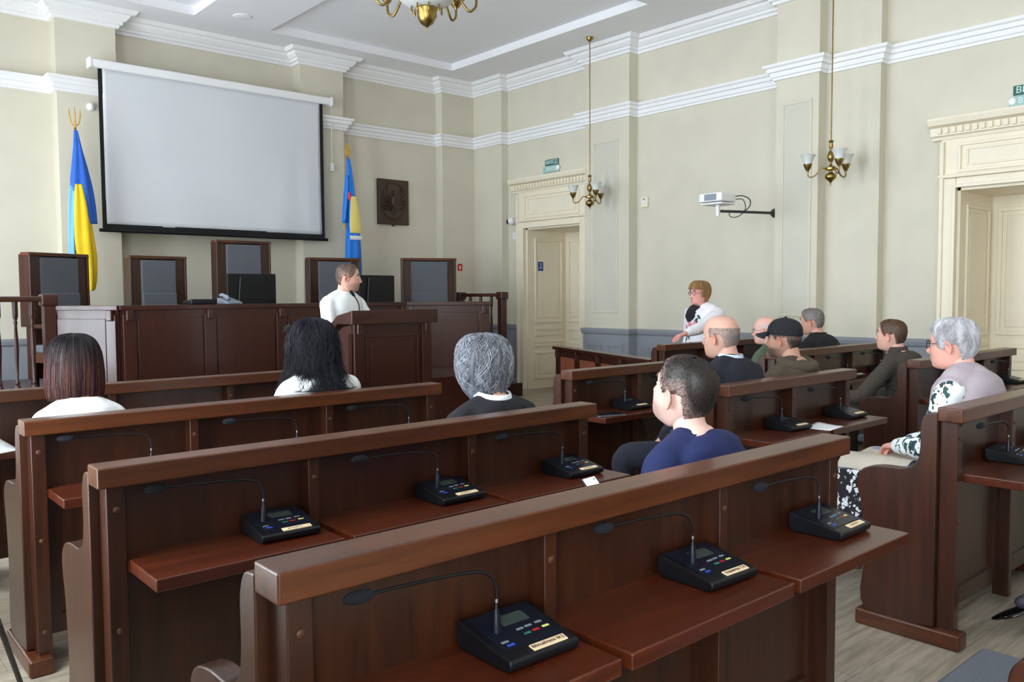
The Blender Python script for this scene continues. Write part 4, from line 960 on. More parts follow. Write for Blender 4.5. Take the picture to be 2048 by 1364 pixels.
def person(label, X, Y, head, skin=(212, 160, 138), rz=0., hyaw=0., hpitch=0., hroll=0., build=1., hscale=1., seated=True, hands=None, elbows=None, knees=None, ankles=None, top=None, bottom=None,
           shoe=None, hair=None, sleeve=1., vox=.010, stub=0., stubc=(90, 80, 75), neckline=0., extra=None, eyebrow=(70, 55, 45), topname='shirt', bottomname='trousers', sh_drop=.0, fold=.012, flush=.3, pelvis_z=None, topskirt=False, z0=0., handcurl=.35, handn=None):
    """X, Y: plan position under the pelvis; head: head centre, metres, in the person's own frame (x right, y forward, z up)"""
    root = thing('person', label, 'person', (X, Y, z0), rz, sc=1 / S)
    H = Vector(head); pz = pelvis_z or (.515 if seated else .93); P0 = Vector((0, 0, pz)); B = build
    Rh = Matrix.Rotation(hyaw, 3, 'Z') @ Matrix.Rotation(-hpitch, 3, 'X') @ Matrix.Rotation(hroll, 3, 'Y')
    N = H + Vector((0, -.03, 0)) + Rh @ Vector((0, -.02, -.065)) + Vector((0, -.015, -.062))      # base of the neck
    ax = (N - P0); axl = ax.length; axn = ax.normalized(); back = Vector((0, -1, 0)); back = (back - axn * back.dot(axn)).normalized()
    bul = .05 if seated else .015
    def sp(t): return P0 + ax * t + back * bul * math.sin(math.pi * min(t, 1)) * (1 if t < 1 else 0)
    def spd(t): return (sp(min(t + .03, 1.0)) - sp(max(t - .03, 0))).normalized()
    lat = Vector((1, 0, 0))
    prof = [(-.17, .10, .08), (-.12, .16, .115), (0., .178, .125), (.22, .160, .115), (.45, .158, .112), (.62, .172, .118), (.78, .178, .115), (.90, .160, .100), (.955, .118, .084), (.992, .074, .068), (1.03, .058, .060)]
    def rows(inf, upto=9, lo=0):
        out = []
        for t, w, d in prof[lo:upto]:
            c = sp(t) if t <= 1 else N + axn * (t - 1) * axl
            out.append((c, w * B + inf, d * B + inf, spd(min(max(t, .03), .97))))
        return out
    shz = sp(.93); SL = shz + Vector((-.180 * B, .0, -.052 - sh_drop)); SR = shz + Vector((.180 * B, .0, -.052 - sh_drop))
    hands = hands or ((-.13, .33, pz + .09), (.13, .33, pz + .09))
    elbows = elbows or ((-.6, -.5, -.6), (.6, -.5, -.6))
    body = MB(); fing = MB(); arms = []
    torso(body, rows(0, 11), lat)
    hb = Rh @ Vector((0, -.028, -.05)) + H
    lim(body, [N - axn * .03, N.lerp(hb, .5), hb + Rh @ Vector((0, 0, .03))], [.060 * (B * .4 + .6), .055 * (B * .4 + .6), .052 * (B * .5 + .5)])
    for s_, Sh, hp, eh in ((-1, SL, hands[0], elbows[0]), (1, SR, hands[1], elbows[1])):
        el, wr_ = ik(Sh, hp, .285, .255, eh); arms.append((Sh, el, wr_))
        lim(body, [N - axn * .030, N.lerp(Sh, .5) + Vector((0, 0, -.012)), Sh], [.046 * B, .048 * B, .050 * B])
        lim(body, [Sh + Vector((-s_ * .05, 0, .012)), Sh, Sh.lerp(el, .5), el, el.lerp(wr_, .35), wr_], [.05 * B, .052 * B, .046 * B, .039 * B, .041 * B, .027])
        hd = (wr_ - el).normalized(); nn = handn[0 if s_ < 0 else 1] if handn else Vector((0, .15, 1))
        hand(body, fing, wr_ + hd * .008, hd, nn, s_, handcurl, .98 * (hscale * .5 + .5))
    if seated:
        knees = knees or ((-.12, .45, pz + .01), (.12, .45, pz + .01)); ankles = ankles or ((-.12, .46, .09), (.12, .46, .09))
    else:
        knees = knees or ((-.1, .02, .5), (.1, .02, .5)); ankles = ankles or ((-.11, -.02, .09), (.11, -.02, .09))
    hips = (Vector((-.09, .02, pz - .01)), Vector((.09, .02, pz - .01)))
    for hp, kn, an in zip(hips, knees, ankles): lim(body, [hp, Vector(hp).lerp(Vector(kn), .5), kn, Vector(kn).lerp(Vector(an), .35), an], [.085 * B, .074 * B, .054, .052, .036])
    me = remesh(body, vox, 3); BV, BF = mesh_arrays(me); bpy.data.meshes.remove(me)
    parts_ = [(BV, BF, np.tile(srgb(skin), (len(BV), 1)))]
    MH = Matrix.Translation(H) @ (Rh.to_4x4()) @ Matrix.Scale(hscale, 4)
    lipc = tuple(int(c * k) for c, k in zip(skin, (.86, .66, .66)))
    hv, hf, hc = head_arrays(skin, lipc, stub, stubc, flush); parts_.append((xf(hv, MH), hf, hc))
    for s_ in (-1, 1):
        ev, ef, ec = ear_arrays(s_, skin); parts_.append((xf(ev, MH), ef, ec))
    fb = fing.bmesh(); fme = bpy.data.meshes.new('t'); fb.to_mesh(fme); fb.free()
    fv = np.array([v.co[:] for v in fme.vertices]); ff = np.array([list(p.vertices) for p in fme.polygons if len(p.vertices) == 4]); bpy.data.meshes.remove(fme)
    parts_.append((fv, ff, np.tile(srgb(skin) * np.array([1, .9, .88]), (len(fv), 1))))
    V, Fc, C = cat_arrays(parts_)
    link('body', np_mesh('body', V, Fc, [skinm], C), root)
    for s_ in (-1, 1):
        e = MB().ell((s_ * .0315, .0745, .004), (.0125, .0125, .0085), 12, 8); e.ell((s_ * .0315, .0815, .004), (.0055, .0065, .0055), 10, 6, 1)
        o = part('eye', e, [eyew, eyed], root, smooth=True); o.matrix_local = MH
        e = MB().tube(catmull([(s_ * .014, .0925, .026), (s_ * .03, .093, .0335), (s_ * .05, .080, .028)], 4), [.0032] * 5 + [.004] * 3 + [.002], 6)
        o = part('eyebrow', e, M('brow_%d_%d_%d' % eyebrow, eyebrow, .7), root, smooth=True); o.matrix_local = MH
    # clothes
    if top is not None:
        tm = MB(); hi = 9 if neckline < 0 else 10
        rw = rows(.014, hi, 1 if seated else 0)
        if not seated or topskirt: rw = [(P0 + Vector((0, .0, -.22)), .19 * B + .02, .14 * B + .02, (0, 0, 1)), (P0 + Vector((0, 0, -.1)), .19 * B + .014, .135 * B + .014, (0, 0, 1))] + rw[2:] if not seated else rw
        if neckline > 0: rw[-1] = (rw[-1][0] + axn * neckline, rw[-1][1], rw[-1][2], rw[-1][3])
        torso(tm, rw, lat)
        lim(tm, [N - axn * .022 + back * .012, sp(.88) + back * .05 * B, sp(.72) + back * .06 * B], [.060 * B, .070 * B, .065 * B])
        tm.ell(sp(.90) + back * .028 * B, (.155 * B, .085 * B, .062 * B), 24, 14)
        for Sh, el, wr_ in arms:
            lim(tm, [N - axn * .016, N.lerp(Sh, .5) + Vector((0, 0, -.004)), Sh], [.062 * B, .065 * B, .064 * B])
            s_ = -1 if Sh.x < 0 else 1; w_end = el.lerp(wr_, sleeve - 1) if sleeve > 1 else Sh.lerp(el, sleeve)
            if sleeve > 1: lim(tm, [Sh + Vector((-s_ * .06, 0, .012)), Sh, Sh.lerp(el, .5), el, el.lerp(w_end, .5), w_end], [.060 * B, .064 * B, .058 * B, .051 * B, .048 * B, .040])
            else: lim(tm, [Sh + Vector((-s_ * .06, 0, .012)), Sh, Sh.lerp(w_end, .6), w_end], [.060 * B, .064 * B, .060 * B, .058 * B])
        me = remesh(tm, vox, 9, fold, .09); me.materials.clear(); me.materials.append(top); link(topname, me, root)
    if bottom is not None:
        bmh = MB(); torso(bmh, [(sp(-.17), .10 * B + .015, .085 * B + .015, spd(0))] + rows(.012, 4, 1), lat)
        for hp, kn, an in zip(hips, knees, ankles): lim(bmh, [hp, Vector(hp).lerp(Vector(kn), .5), kn, Vector(kn).lerp(Vector(an), .4), Vector(kn).lerp(Vector(an), .93)], [.10 * B, .088 * B, .07, .062, .058])
        me = remesh(bmh, vox * 1.2, 4, fold, .11); me.materials.clear(); me.materials.append(bottom); link(bottomname, me, root)
    if shoe is not None:
        for an in ankles:
            a = Vector(an); z = a.z - .09; sm = MB(); rs = []
            for yy, w, h in ((-.075, .022, .03), (-.06, .034, .055), (-.02, .038, .085), (.04, .040, .07), (.10, .045, .05), (.15, .042, .04), (.185, .024, .026)):
                rs.append([(a.x + w * math.cos(t), a.y + yy, z + h / 2 + h / 2 * math.sin(t)) for t in np.linspace(0, 2 * math.pi, 12, endpoint=False)])
            part('shoe', sm.rings(rs), shoe, root, smooth=True)
    if hair:
        L = hair(); V, Fc, C = cat_arrays([(xf(v, MH), f, c) for v, f, c in L]); link('hair', np_mesh('hair', V, Fc, [hairm], C), root)
    info = dict(root=root, MH=MH, H=H, N=N, axn=axn, sp=sp, spd=spd, arms=arms, rows=rows, lat=lat, P0=P0, B=B, vox=vox, Rh=Rh)
    if extra: extra(info)
    return info

# --- hair styles (head frame)
def grow(t, k): return [(z + k * .9 if z > 0 else z, f + k, b - k, w + k) for z, f, b, w in t]
def short_hair(col, th=.007, line=HL_MAN, n=2500, top=None, fade=None, length=(.03, .07), rad=.0012, cols=None, skin=(210, 160, 138)):
    def f():
        E = Env(grow(HEAD, th)); hl = hairline(line)
        keep = lambda a, z, P: (z > hl(a)) & ((z < top) if top is not None else True)
        def cf(a, z, P):
            e = np.clip((z - hl(a)) / (fade or .008), 0, 1)
            if top is not None: e = e * np.clip((top - z) / .05, 0, 1)
            e = e[:, None]; return srgb(col) * e + (srgb(skin) * .55 + srgb(col) * .45) * (1 - e)
        L = [shell_arrays(E, keep, 84, 64, .0, 23, colfn=cf)]
        V0 = L[0][0]; aa = np.arctan2(V0[:, 0], V0[:, 1]); e = np.clip((V0[:, 2] - hl(aa)) / .012, 0, 1)
        if top is not None: e = e * np.clip((top - V0[:, 2]) / .03, 0, 1)
        V0[:, :2] *= (1 - (1 - e) * (th - .0005) / .095)[:, None]
        if n: L.append(strand_arrays(E, keep, n, length, cols or [col], rad, 4, (-.003, .0012), .004, 4, vr=(.0, .75)))
        return L
    return f
def env_hair(tab, opening, n, cols, shellcol, rad=.0013, seg=9, wob=.006, wf=5., flare=0., curl=0., length=(.35, .75), lift=(-.002, .006), endz=None, amp=.003, freq=11, vr=(.0, .6), hang=0., p=2.2, clump=.16, shell_end=-9., ombre=None):
    def f():
        E = Env(tab, p); keep = lambda a, z, P: ~opening(a, z)
        return [shell_arrays(E, lambda a, z, P: keep(a, z, P) & (z > shell_end), 96, 56, amp, freq, col=shellcol), strand_arrays(E, keep, n, length, cols, rad, seg, lift, wob, wf, flare, vr, endz=endz, curl=curl, hang=hang, clump=clump, ombre=ombre)]
    return f
def face_open(zt, half, side_z=None):
    return lambda a, z: (z < zt) & (np.degrees(np.abs(a)) < half)

# --- cloth materials
def ribbed(name, rgb, scale, k=.35):
    m = M(name, rgb, .95); nt = m.node_tree
    tc = nt.nodes.new('ShaderNodeTexCoord'); w = nt.nodes.new('ShaderNodeTexWave'); w.inputs['Scale'].default_value = scale; w.bands_direction = 'X'; w.inputs['Distortion'].default_value = .4
    nt.links.new(tc.outputs['Object'], w.inputs['Vector']); b = nt.nodes['Principled BSDF']
    mx = nt.nodes.new('ShaderNodeMix'); mx.data_type = 'RGBA'; mx.inputs[6].default_value = tuple(x * (1 - k) for x in lin(rgb)[:3]) + (1,); mx.inputs[7].default_value = lin(rgb)
    nt.links.new(w.outputs['Fac'], mx.inputs[0]); nt.links.new(mx.outputs[2], b.inputs['Base Color'])
    bp = nt.nodes.new('ShaderNodeBump'); bp.inputs['Strength'].default_value = .5; bp.inputs['Distance'].default_value = .004; nt.links.new(w.outputs['Fac'], bp.inputs['Height']); nt.links.new(bp.outputs[0], b.inputs['Normal'])
    return m
def cloth(name, rgb, var=.06): return M(name, rgb, .9, var=var, vs=14, bump=.15, bs=350)
def leafy(name, ground, leaf1, leaf2, leaf3, scale=13., cover=.42, stretch=(1., 1., .45), sizes=(.26, .2, .13)):
    """printed cloth: scattered pointed leaves and small blossoms"""
    m = bpy.data.materials.new(name); m.use_nodes = True; nt = m.node_tree; b = nt.nodes['Principled BSDF']; b.inputs['Roughness'].default_value = .85
    tc = nt.nodes.new('ShaderNodeTexCoord'); prev = None; base = lin(ground)
    for i, (rgb, ang, sz, off) in enumerate(((leaf1, .5, sizes[0], 0), (leaf2, -.7, sizes[1], 3.3), (leaf3, .2, sizes[2], 7.1))):
        mp = nt.nodes.new('ShaderNodeMapping'); mp.inputs['Rotation'].default_value = (ang, ang * .6, ang); mp.inputs['Scale'].default_value = stretch if i < 2 else (1, 1, 1); mp.inputs['Location'].default_value = (off, off, off)
        nz_ = nt.nodes.new('ShaderNodeTexNoise'); nz_.inputs['Scale'].default_value = scale * 1.3
        ad = nt.nodes.new('ShaderNodeMix'); ad.data_type = 'RGBA'; ad.inputs[0].default_value = .06
        nt.links.new(tc.outputs['Object'], nz_.inputs['Vector']); nt.links.new(tc.outputs['Object'], ad.inputs[6]); nt.links.new(nz_.outputs['Color'], ad.inputs[7]); nt.links.new(ad.outputs[2], mp.inputs['Vector'])
        vo = nt.nodes.new('ShaderNodeTexVoronoi'); vo.inputs['Scale'].default_value = scale * (1 + .25 * i); nt.links.new(mp.outputs[0], vo.inputs['Vector'])
        lt = nt.nodes.new('ShaderNodeMath'); lt.operation = 'LESS_THAN'; lt.inputs[1].default_value = sz; nt.links.new(vo.outputs['Distance'], lt.inputs[0])
        mx = nt.nodes.new('ShaderNodeMix'); mx.data_type = 'RGBA'; mx.inputs[7].default_value = lin(rgb)
        if prev is None: mx.inputs[6].default_value = base
        else: nt.links.new(prev, mx.inputs[6])
        nt.links.new(lt.outputs[0], mx.inputs[0]); prev = mx.outputs[2]
    nt.links.new(prev, b.inputs['Base Color'])
    return m
wcl = cloth('white_cotton', (246, 248, 250), .01); navy = cloth('navy_knit', (22, 32, 78)); dnavy = cloth('dark_navy_wool', (24, 26, 40)); blackc = cloth('black_cloth', (20, 20, 25)); olive = cloth('olive_brown_jacket', (78, 68, 54), .12); green = cloth('green_jacket', (78, 92, 74), .15)
lav = cloth('lavender_grey_vest', (176, 164, 172), .04); beige = cloth('beige_trousers', (196, 186, 172)); jean = cloth('grey_blue_denim', (70, 84, 108)); dress = cloth('dark_dress', (30, 28, 34)); brownt = cloth('brown_trousers', (60, 50, 44)); collar_w = cloth('white_collar', (238, 240, 246), .01); shoeb = M('black_leather', (18, 17, 18), .25)
sweat = ribbed('ribbed_brown_sweater', (74, 66, 58), 34.); gskirt = cloth('grey_wool_skirt', (142, 148, 160), .12)
floral = leafy('white_leaf_print', (236, 240, 240), (30, 58, 62), (50, 84, 80), (160, 76, 84), scale=22., sizes=(.36, .32, .16))
tunic = M('white_tunic', (240, 236, 242), .85)
def collar(info, mat, name='collar', h=.045, r=.068, drop=.0):
    N, axn = info['N'], info['axn']; rs = []; B = info['B'] * .4 + .6
    for t, rr in ((-.012 - drop, r * 1.06), (h * .5, r), (h, r * .93), (h, r * .86), (h * .5, r * .9), (-.012 - drop, r * .95)):
        c = N + axn * t; l = Vector((1, 0, 0)); fw = axn.cross(l)
        rs.append([c + l * rr * B * math.cos(a) + fw * (-rr) * B * 1.02 * math.sin(a) + axn * (-.012 * max(0, math.cos(a - math.pi / 2)) if False else 0) for a in np.linspace(0, 2 * math.pi, 26, endpoint=False)])
    part(name, MB().rings(rs, cap=False), mat, info['root'], smooth=True)
def glasses(info, mat):
    m = MB()
    for s_ in (-1, 1):
        m.tube([(s_ * .034 + .024 * math.cos(a), .099 - .004 * abs(math.cos(a)), .002 + .018 * math.sin(a)) for a in np.linspace(0, 2 * math.pi, 17)], .0022, 6)
        m.tube([(s_ * .058, .094, .006), (s_ * .078, .06, .008), (s_ * .083, -.01, .008)], .002, 6)
    m.tube([(-.011, .1, .005), (.011, .1, .005)], .002, 6)
    o = part('glasses', m, mat, info['root'], smooth=True); o.matrix_local = info['MH']

# --- the sitters, in plan units; k(x) turns plan units into metres in a person's frame
def k_(v): return v * S
def seat_person(label, X, Y, hx, hy, hz, **kw):
    """hx, hy, hz: head centre in plan units (world)"""
    return person(label, X, Y, ((hx - X) * S, (hy - Y) * S, hz * S), **kw)

# woman with the auburn bob
bob_tab = [(.140, 0, 0, 0), (.134, .045, -.055, .048), (.110, .082, -.10, .082), (.065, .100, -.120, .102), (.01, .098, -.128, .110), (-.05, .090, -.128, .114), (-.10, .085, -.124, .113), (-.145, .080, -.116, .106)]
seat_person('woman with a dark auburn bob in a white top, seen from behind', 1.0, 4.2, .995, 4.2, 1.262, hair=env_hair(bob_tab, face_open(.06, 62), 2600, [(60, 30, 30), (84, 46, 42), (112, 68, 60), (40, 20, 24), (52, 26, 28)], (34, 18, 20), ombre=((20, 13, 18), -.02, .09), wob=.003, length=(.4, .8), endz=-.135, amp=.004, freq=13), top=wcl, bottom=dress, shoe=shoeb, hscale=.96, build=.77, sleeve=.75, neckline=0, topname='blouse', bottomname='skirt')
# woman with the long black hair
blk_tab = [(.142, 0, 0, 0), (.135, .045, -.055, .050), (.110, .082, -.10, .084), (.065, .102, -.122, .106), (.01, .100, -.130, .114), (-.05, .090, -.130, .114), (-.10, .085, -.136, .110), (-.14, .085, -.158, .124), (-.18, .08, -.185, .146), (-.215, .08, -.198, .162)]
seat_person('woman with shoulder-length black hair in a white top, seen from behind', 2.22, 4.2, 2.20, 4.2, 1.30, hair=env_hair(blk_tab, face_open(.06, 60), 2800, [(16, 15, 22), (24, 20, 30), (10, 10, 14), (30, 30, 44)], (14, 13, 19), wob=.030, wf=5, flare=.05, length=(.5, 1.1), amp=.007, freq=7, lift=(-.002, .010), vr=(0, .6), clump=.22, shell_end=-.13, seg=12), top=wcl, bottom=dress, shoe=shoeb, hscale=.98, build=.95, sleeve=1.5, neckline=-1, topname='blouse', bottomname='skirt')
# woman with grey curls
cur_tab = [(.142, 0, 0, 0), (.136, .05, -.06, .052), (.115, .085, -.10, .086), (.075, .102, -.122, .108), (.02, .098, -.128, .116), (-.03, .090, -.122, .112), (-.075, .08, -.108, .094), (-.11, .07, -.092, .066), (-.13, .06, -.08, .045)]
seat_person('woman with grey curls in a black jacket with white collar, seen from behind', 2.46, 3.02, 2.44, 3.0, 1.238, hair=env_hair(cur_tab, face_open(.055, 68), 2200, [(134, 137, 146), (112, 115, 124), (170, 174, 184), (88, 90, 98), (120, 118, 122)], (86, 88, 96), rad=.0024, seg=12, wob=.034, wf=6, curl=.002, clump=.2, length=(.25, .6), lift=(-.004, .012), amp=.018, freq=6, vr=(0, .85)), top=blackc, bottom=dress, shoe=shoeb, hscale=.99, build=1.0, sleeve=2.0, topname='jacket', bottomname='skirt', extra=lambda i: collar(i, collar_w, h=.034, r=.080, drop=.02))
# young man in navy
seat_person('young man with short dark hair in a navy sweater, looking down', 2.47, 1.80, 2.41, 1.83, 1.222, skin=(226, 184, 172), hpitch=-.36, hyaw=-.02, vox=.007, hair=short_hair((40, 33, 30), .007, HL_MAN, 9000, fade=.06, length=(.01, .03), rad=.0006, cols=[(36, 30, 28), (52, 44, 40), (28, 24, 23), (70, 62, 58)], skin=(200, 165, 155)), top=navy, bottom=dnavy, shoe=shoeb, sleeve=2.0, build=.95, stub=.45, stubc=(110, 95, 92), neckline=.0, topname='sweater', hands=((-.135, .22, .665), (.06, .24, .64)), hscale=1.02, handcurl=.5, extra=lambda i: collar(i, navy, 'neckband', h=.012, r=.073, drop=.015))
# bald man in a dark suit
BALD = [(0, .5), (60, .5), (72, .06), (82, -.004), (90, .012), (112, .02), (128, -.03), (150, -.068), (180, -.078)]
seat_person('bald man with a grey fringe in a dark navy suit jacket', 4.34, 2.98, 4.32, 3.0, 1.308, skin=(206, 160, 142), hyaw=.05, hair=short_hair((122, 116, 114), .004, BALD, 2000, top=.055, fade=.07, length=(.01, .03), rad=.0005, cols=[(140, 124, 118), (150, 140, 136), (116, 104, 98)], skin=(206, 160, 142)), top=dnavy, bottom=dnavy, shoe=shoeb, sleeve=2.0, build=1.1, topname='jacket', hscale=1.03, knees=((-.42, .36, .53), (.05, .46, .53)), ankles=((-.36, .46, .09), (.05, .46, .09)), extra=lambda i: (collar(i, M('pale_blue_shirt', (200, 212, 232), .85), 'shirt_collar', h=.040, r=.068, drop=.02), collar(i, dnavy, 'jacket_collar', h=.022, r=.080, drop=.03)))
# man in a cap
def cap(info, mat):
    root = info['root']; E = Env([(.136, 0, 0, 0), (.131, .03, -.04, .034), (.115, .065, -.08, .064), (.085, .09, -.104, .083), (.05, .1, -.112, .088), (.03, .102, -.112, .089)])
    v, f, c = shell_arrays(E, lambda a, z, P: z > -1, 48, 24, col=(0, 0, 0)); o = link('cap_crown', np_mesh('cap_crown', v, f, [mat]), root); o.matrix_local = info['MH']
    rs = []
    for t, zz in ((0, .0), (1, .0), (1, -.006), (0, -.006)):
        rs.append([(math.sin(a) * (.083 + .0 * t), (.055 + math.cos(a) * .045) if t == 0 else (.06 + math.cos(a) * .118), .045 + zz - (.02 * t) - .02 * abs(math.sin(a)) ** 2 * t) for a in np.linspace(-1.35, 1.35, 20)])
    vs = [p for r in rs for p in r]; fs = []
    for i in range(4):
        for j in range(19): a, b = i * 20 + j, ((i + 1) % 4) * 20 + j; fs.append((a, a + 1, b + 1, b))
    o = part('cap_visor', MB().add(vs, fs), mat, root, smooth=40); o.matrix_local = info['MH']
    o = part('cap_button', MB().ell((0, -.005, .137), (.009, .009, .005)), mat, root, smooth=True); o.matrix_local = info['MH']
def hood(info, mat):
    N, axn = info['N'], info['axn']; m = MB(); pts = []
    for a in np.linspace(math.radians(-215), math.radians(35), 16): pts.append(N + Vector((math.cos(a) * .12, math.sin(a) * .095 - .02, -.005 + .03 * math.sin(a))))
    m.tube(pts, [.018] + [.032] * 14 + [.018], 12, round_end=True); part('hood', m, mat, info['root'], smooth=True)
capm_ = cloth('black_cap_cloth', (24, 25, 32))
seat_person('bearded man in a black baseball cap and olive hooded jacket', 5.02, 2.98, 4.99, 2.97, 1.268, skin=(196, 148, 128), hyaw=.12, hpitch=-.05, stub=.85, stubc=(70, 58, 52), hair=short_hair((60, 52, 48), .003, HL_MAN, 800, top=.05, fade=.03), top=olive, bottom=brownt, shoe=shoeb, sleeve=2.0, build=1.06, topname='jacket', extra=lambda i: (cap(i, capm_), hood(i, olive)))
# old man in green with glasses
steelg = M('thin_metal_frame', (190, 190, 195), .3, metal=.9); darkg = M('dark_glasses_frame', (40, 30, 40), .35)
seat_person('old man with thin-rimmed glasses and a green jacket, behind the cap', 6.84, 4.2, 6.82, 4.25, 1.228, skin=(220, 172, 158), hyaw=.25, hair=short_hair((190, 186, 184), .004, BALD, 1000, top=.06, fade=.06, length=(.01, .03), rad=.0005, cols=[(200, 198, 196), (170, 166, 164)], skin=(220, 172, 158)), top=green, bottom=brownt, shoe=shoeb, sleeve=2.0, topname='jacket', eyebrow=(180, 176, 172), extra=lambda i: glasses(i, steelg))
# man in a black polo
seat_person('man with cropped grey hair in a black polo shirt', 7.72, 4.2, 7.70, 4.28, 1.285, skin=(206, 154, 138), hyaw=.2, hair=short_hair((120, 112, 108), .006, HL_MAN, 2500, fade=.03, cols=[(128, 122, 118), (98, 92, 88), (150, 146, 144)]), top=blackc, bottom=brownt, shoe=shoeb, sleeve=.8, build=1.12, topname='polo_shirt', hscale=1.03, extra=lambda i: collar(i, blackc, h=.035, r=.074, drop=.02))
# man in the ribbed sweater
seat_person('man with short brown hair in a dark ribbed sweater', 6.78, 2.97, 6.76, 3.06, 1.225, skin=(222, 172, 156), hpitch=-.12, hyaw=.05, hair=short_hair((84, 60, 46), .006, HL_MAN, 3000, fade=.02, cols=[(92, 66, 50), (70, 50, 38), (110, 84, 66)]), top=sweat, bottom=brownt, shoe=shoeb, sleeve=2.0, build=1.05, topname='sweater', hands=((-.22, .36, .66), (.1, .36, .66)), elbows=((-.9, -.2, -.6), (.7, -.4, -.6)), sh_drop=.01, extra=lambda i: collar(i, sweat, 'rolled_collar', h=.05, r=.066, drop=.02))
# white-haired man in the vest
def vest(info, mat):
    m = MB(); torso(m, info['rows'](.026, 10, 1), info['lat'])
    lim(m, [info['N'] - info['axn'] * .022 + Vector((0, -.015, 0)), info['sp'](.88) + Vector((0, -.055, 0)), info['sp'](.7) + Vector((0, -.065, 0))], [.076, .086, .08])
    m.ell(info['sp'](.90) + Vector((0, -.035, 0)), (.168, .10, .074), 24, 14)
    for Sh, el, wr_ in info['arms']:
        s_ = -1 if Sh.x < 0 else 1; lim(m, [info['N'] - info['axn'] * .018, info['N'].lerp(Sh, .5), Sh + Vector((-s_ * .03, 0, 0))], [.076, .080, .080]); lim(m, [Sh + Vector((-s_ * .09, 0, .005)), Sh + Vector((-s_ * .02, 0, .012))], [.080, .076])
    me = remesh(m, info['vox'], 4, .008, .09); me.materials.clear(); me.materials.append(mat); link('vest', me, info['root'])
GH = [(0, .078), (30, .075), (50, .06), (64, .03), (76, -.01), (84, -.02), (92, .006), (112, .01), (128, -.04), (150, -.082), (180, -.09)]
def grey_mop():
    E = Env([(z + .010 * (z > 0), f + .010, b - .012, w + .009) for z, f, b, w in HEAD]); hl = hairline(GH); keep = lambda a, z, P: z > hl(a)
    cs = [(196, 192, 196), (214, 212, 216), (168, 164, 168), (150, 144, 146), (226, 226, 230)]
    return [shell_arrays(E, keep, 84, 60, .004, 9, col=(168, 164, 168)), strand_arrays(E, keep, 6000, (.06, .16), cols=cs, rad=.0009, seg=7, lift=(-.003, .005), wob=.010, wf=4, vr=(0, .85), clump=.2)]
seat_person('white-haired man in a lavender vest over a leaf-print shirt', 4.70, 1.80, 4.70, 1.80, 1.295, skin=(222, 166, 150), hyaw=.06, vox=.008, hair=grey_mop, top=floral, bottom=M('pale_denim', (138, 156, 182), .9, var=.08, vs=20, bump=.15, bs=350), shoe=M('grey_leather', (110, 106, 104), .5), sleeve=2.0, build=1.1, hscale=1.04, hands=((-.05, .23, .665), (.10, .24, .665)), elbows=((-.55, -.5, -.8), (.8, -.5, -.6)), eyebrow=(170, 164, 160), knees=((-.16, .44, .53), (.1, .45, .53)), handcurl=.55, fold=.010, extra=lambda i: (vest(i, lav), glasses(i, darkg)))
# standing woman
def tunic_print(info):
    root = info['root']; sp_, spd_, B = info['sp'], info['spd'], info['B']
yoke = M('black_yoke', (22, 22, 32), .85); pink = M('pink_print', (226, 140, 150), .85); leafg = M('leaf_print', (44, 78, 72), .85)
def tunic_deco(info):
    """dark yoke and blossom print lying on the chest of the tunic"""
    root = info['root']; B = info['B']
    tun = [c for c in root.children if c.name.startswith('tunic')][0].data
    V, Fq = mesh_arrays(tun)
    def patch(name, sel, mat, off):
        fc = Fq[sel(V[Fq].mean(1))]
        if not len(fc): return
        used = np.unique(fc); mp_ = -np.ones(len(V), int); mp_[used] = np.arange(len(used)); nn = np.empty(len(V) * 3, np.float32); tun.vertices.foreach_get('normal', nn); nn = nn.reshape(-1, 3)
        link(name, np_mesh(name, V[used] + nn[used] * off, mp_[fc], [mat]), root)
    zc = info['N'].z
    patch('dark_yoke', lambda c: (c[:, 1] > .0) & (c[:, 2] < zc + .05) & (c[:, 2] > zc - .17 + .06 * np.abs(c[:, 0] - .03) / .1) & (c[:, 0] > -.06) & (c[:, 0] < .15), yoke, .003)
    r2 = np.random.default_rng(3); fl_ = [(-.02, -.20), (.10, -.21), (.02, -.18), (-.07, -.17)]; lf = [(.06, -.25), (.0, -.26), (.11, -.27), (-.05, -.22), (.04, -.31), (.09, -.33), (.12, -.38), (.06, -.40), (.08, -.46), (-.09, -.13), (-.12, -.10), (-.10, -.16), (-.02, -.25)]
    patch('blossom_print', lambda c: (c[:, 1] > .02) & (np.min([((c[:, 0] - x) ** 2 + (c[:, 2] - zc - z) ** 2) for x, z in fl_], 0) < .026 ** 2), pink, .004)
    patch('leaf_print', lambda c: (c[:, 1] > .02) & (np.min([(((c[:, 0] - x) * math.cos(i) + (c[:, 2] - zc - z) * math.sin(i)) / .030) ** 2 + ((-(c[:, 0] - x) * math.sin(i) + (c[:, 2] - zc - z) * math.cos(i)) / .012) ** 2 for i, (x, z) in enumerate(lf)], 0) < 1), leafg, .004)
bl_tab = [(.136, 0, 0, 0), (.130, .05, -.06, .05), (.106, .088, -.10, .082), (.065, .106, -.118, .098), (.03, .108, -.122, .102), (-.01, .095, -.116, .098), (-.05, .08, -.098, .086), (-.085, .06, -.08, .062), (-.10, .05, -.07, .045)]
def blonde_open(a, z): d = np.degrees(np.abs(a)); return ((z < .045) & (d < 70)) | ((z < -.03) & (d < 100))
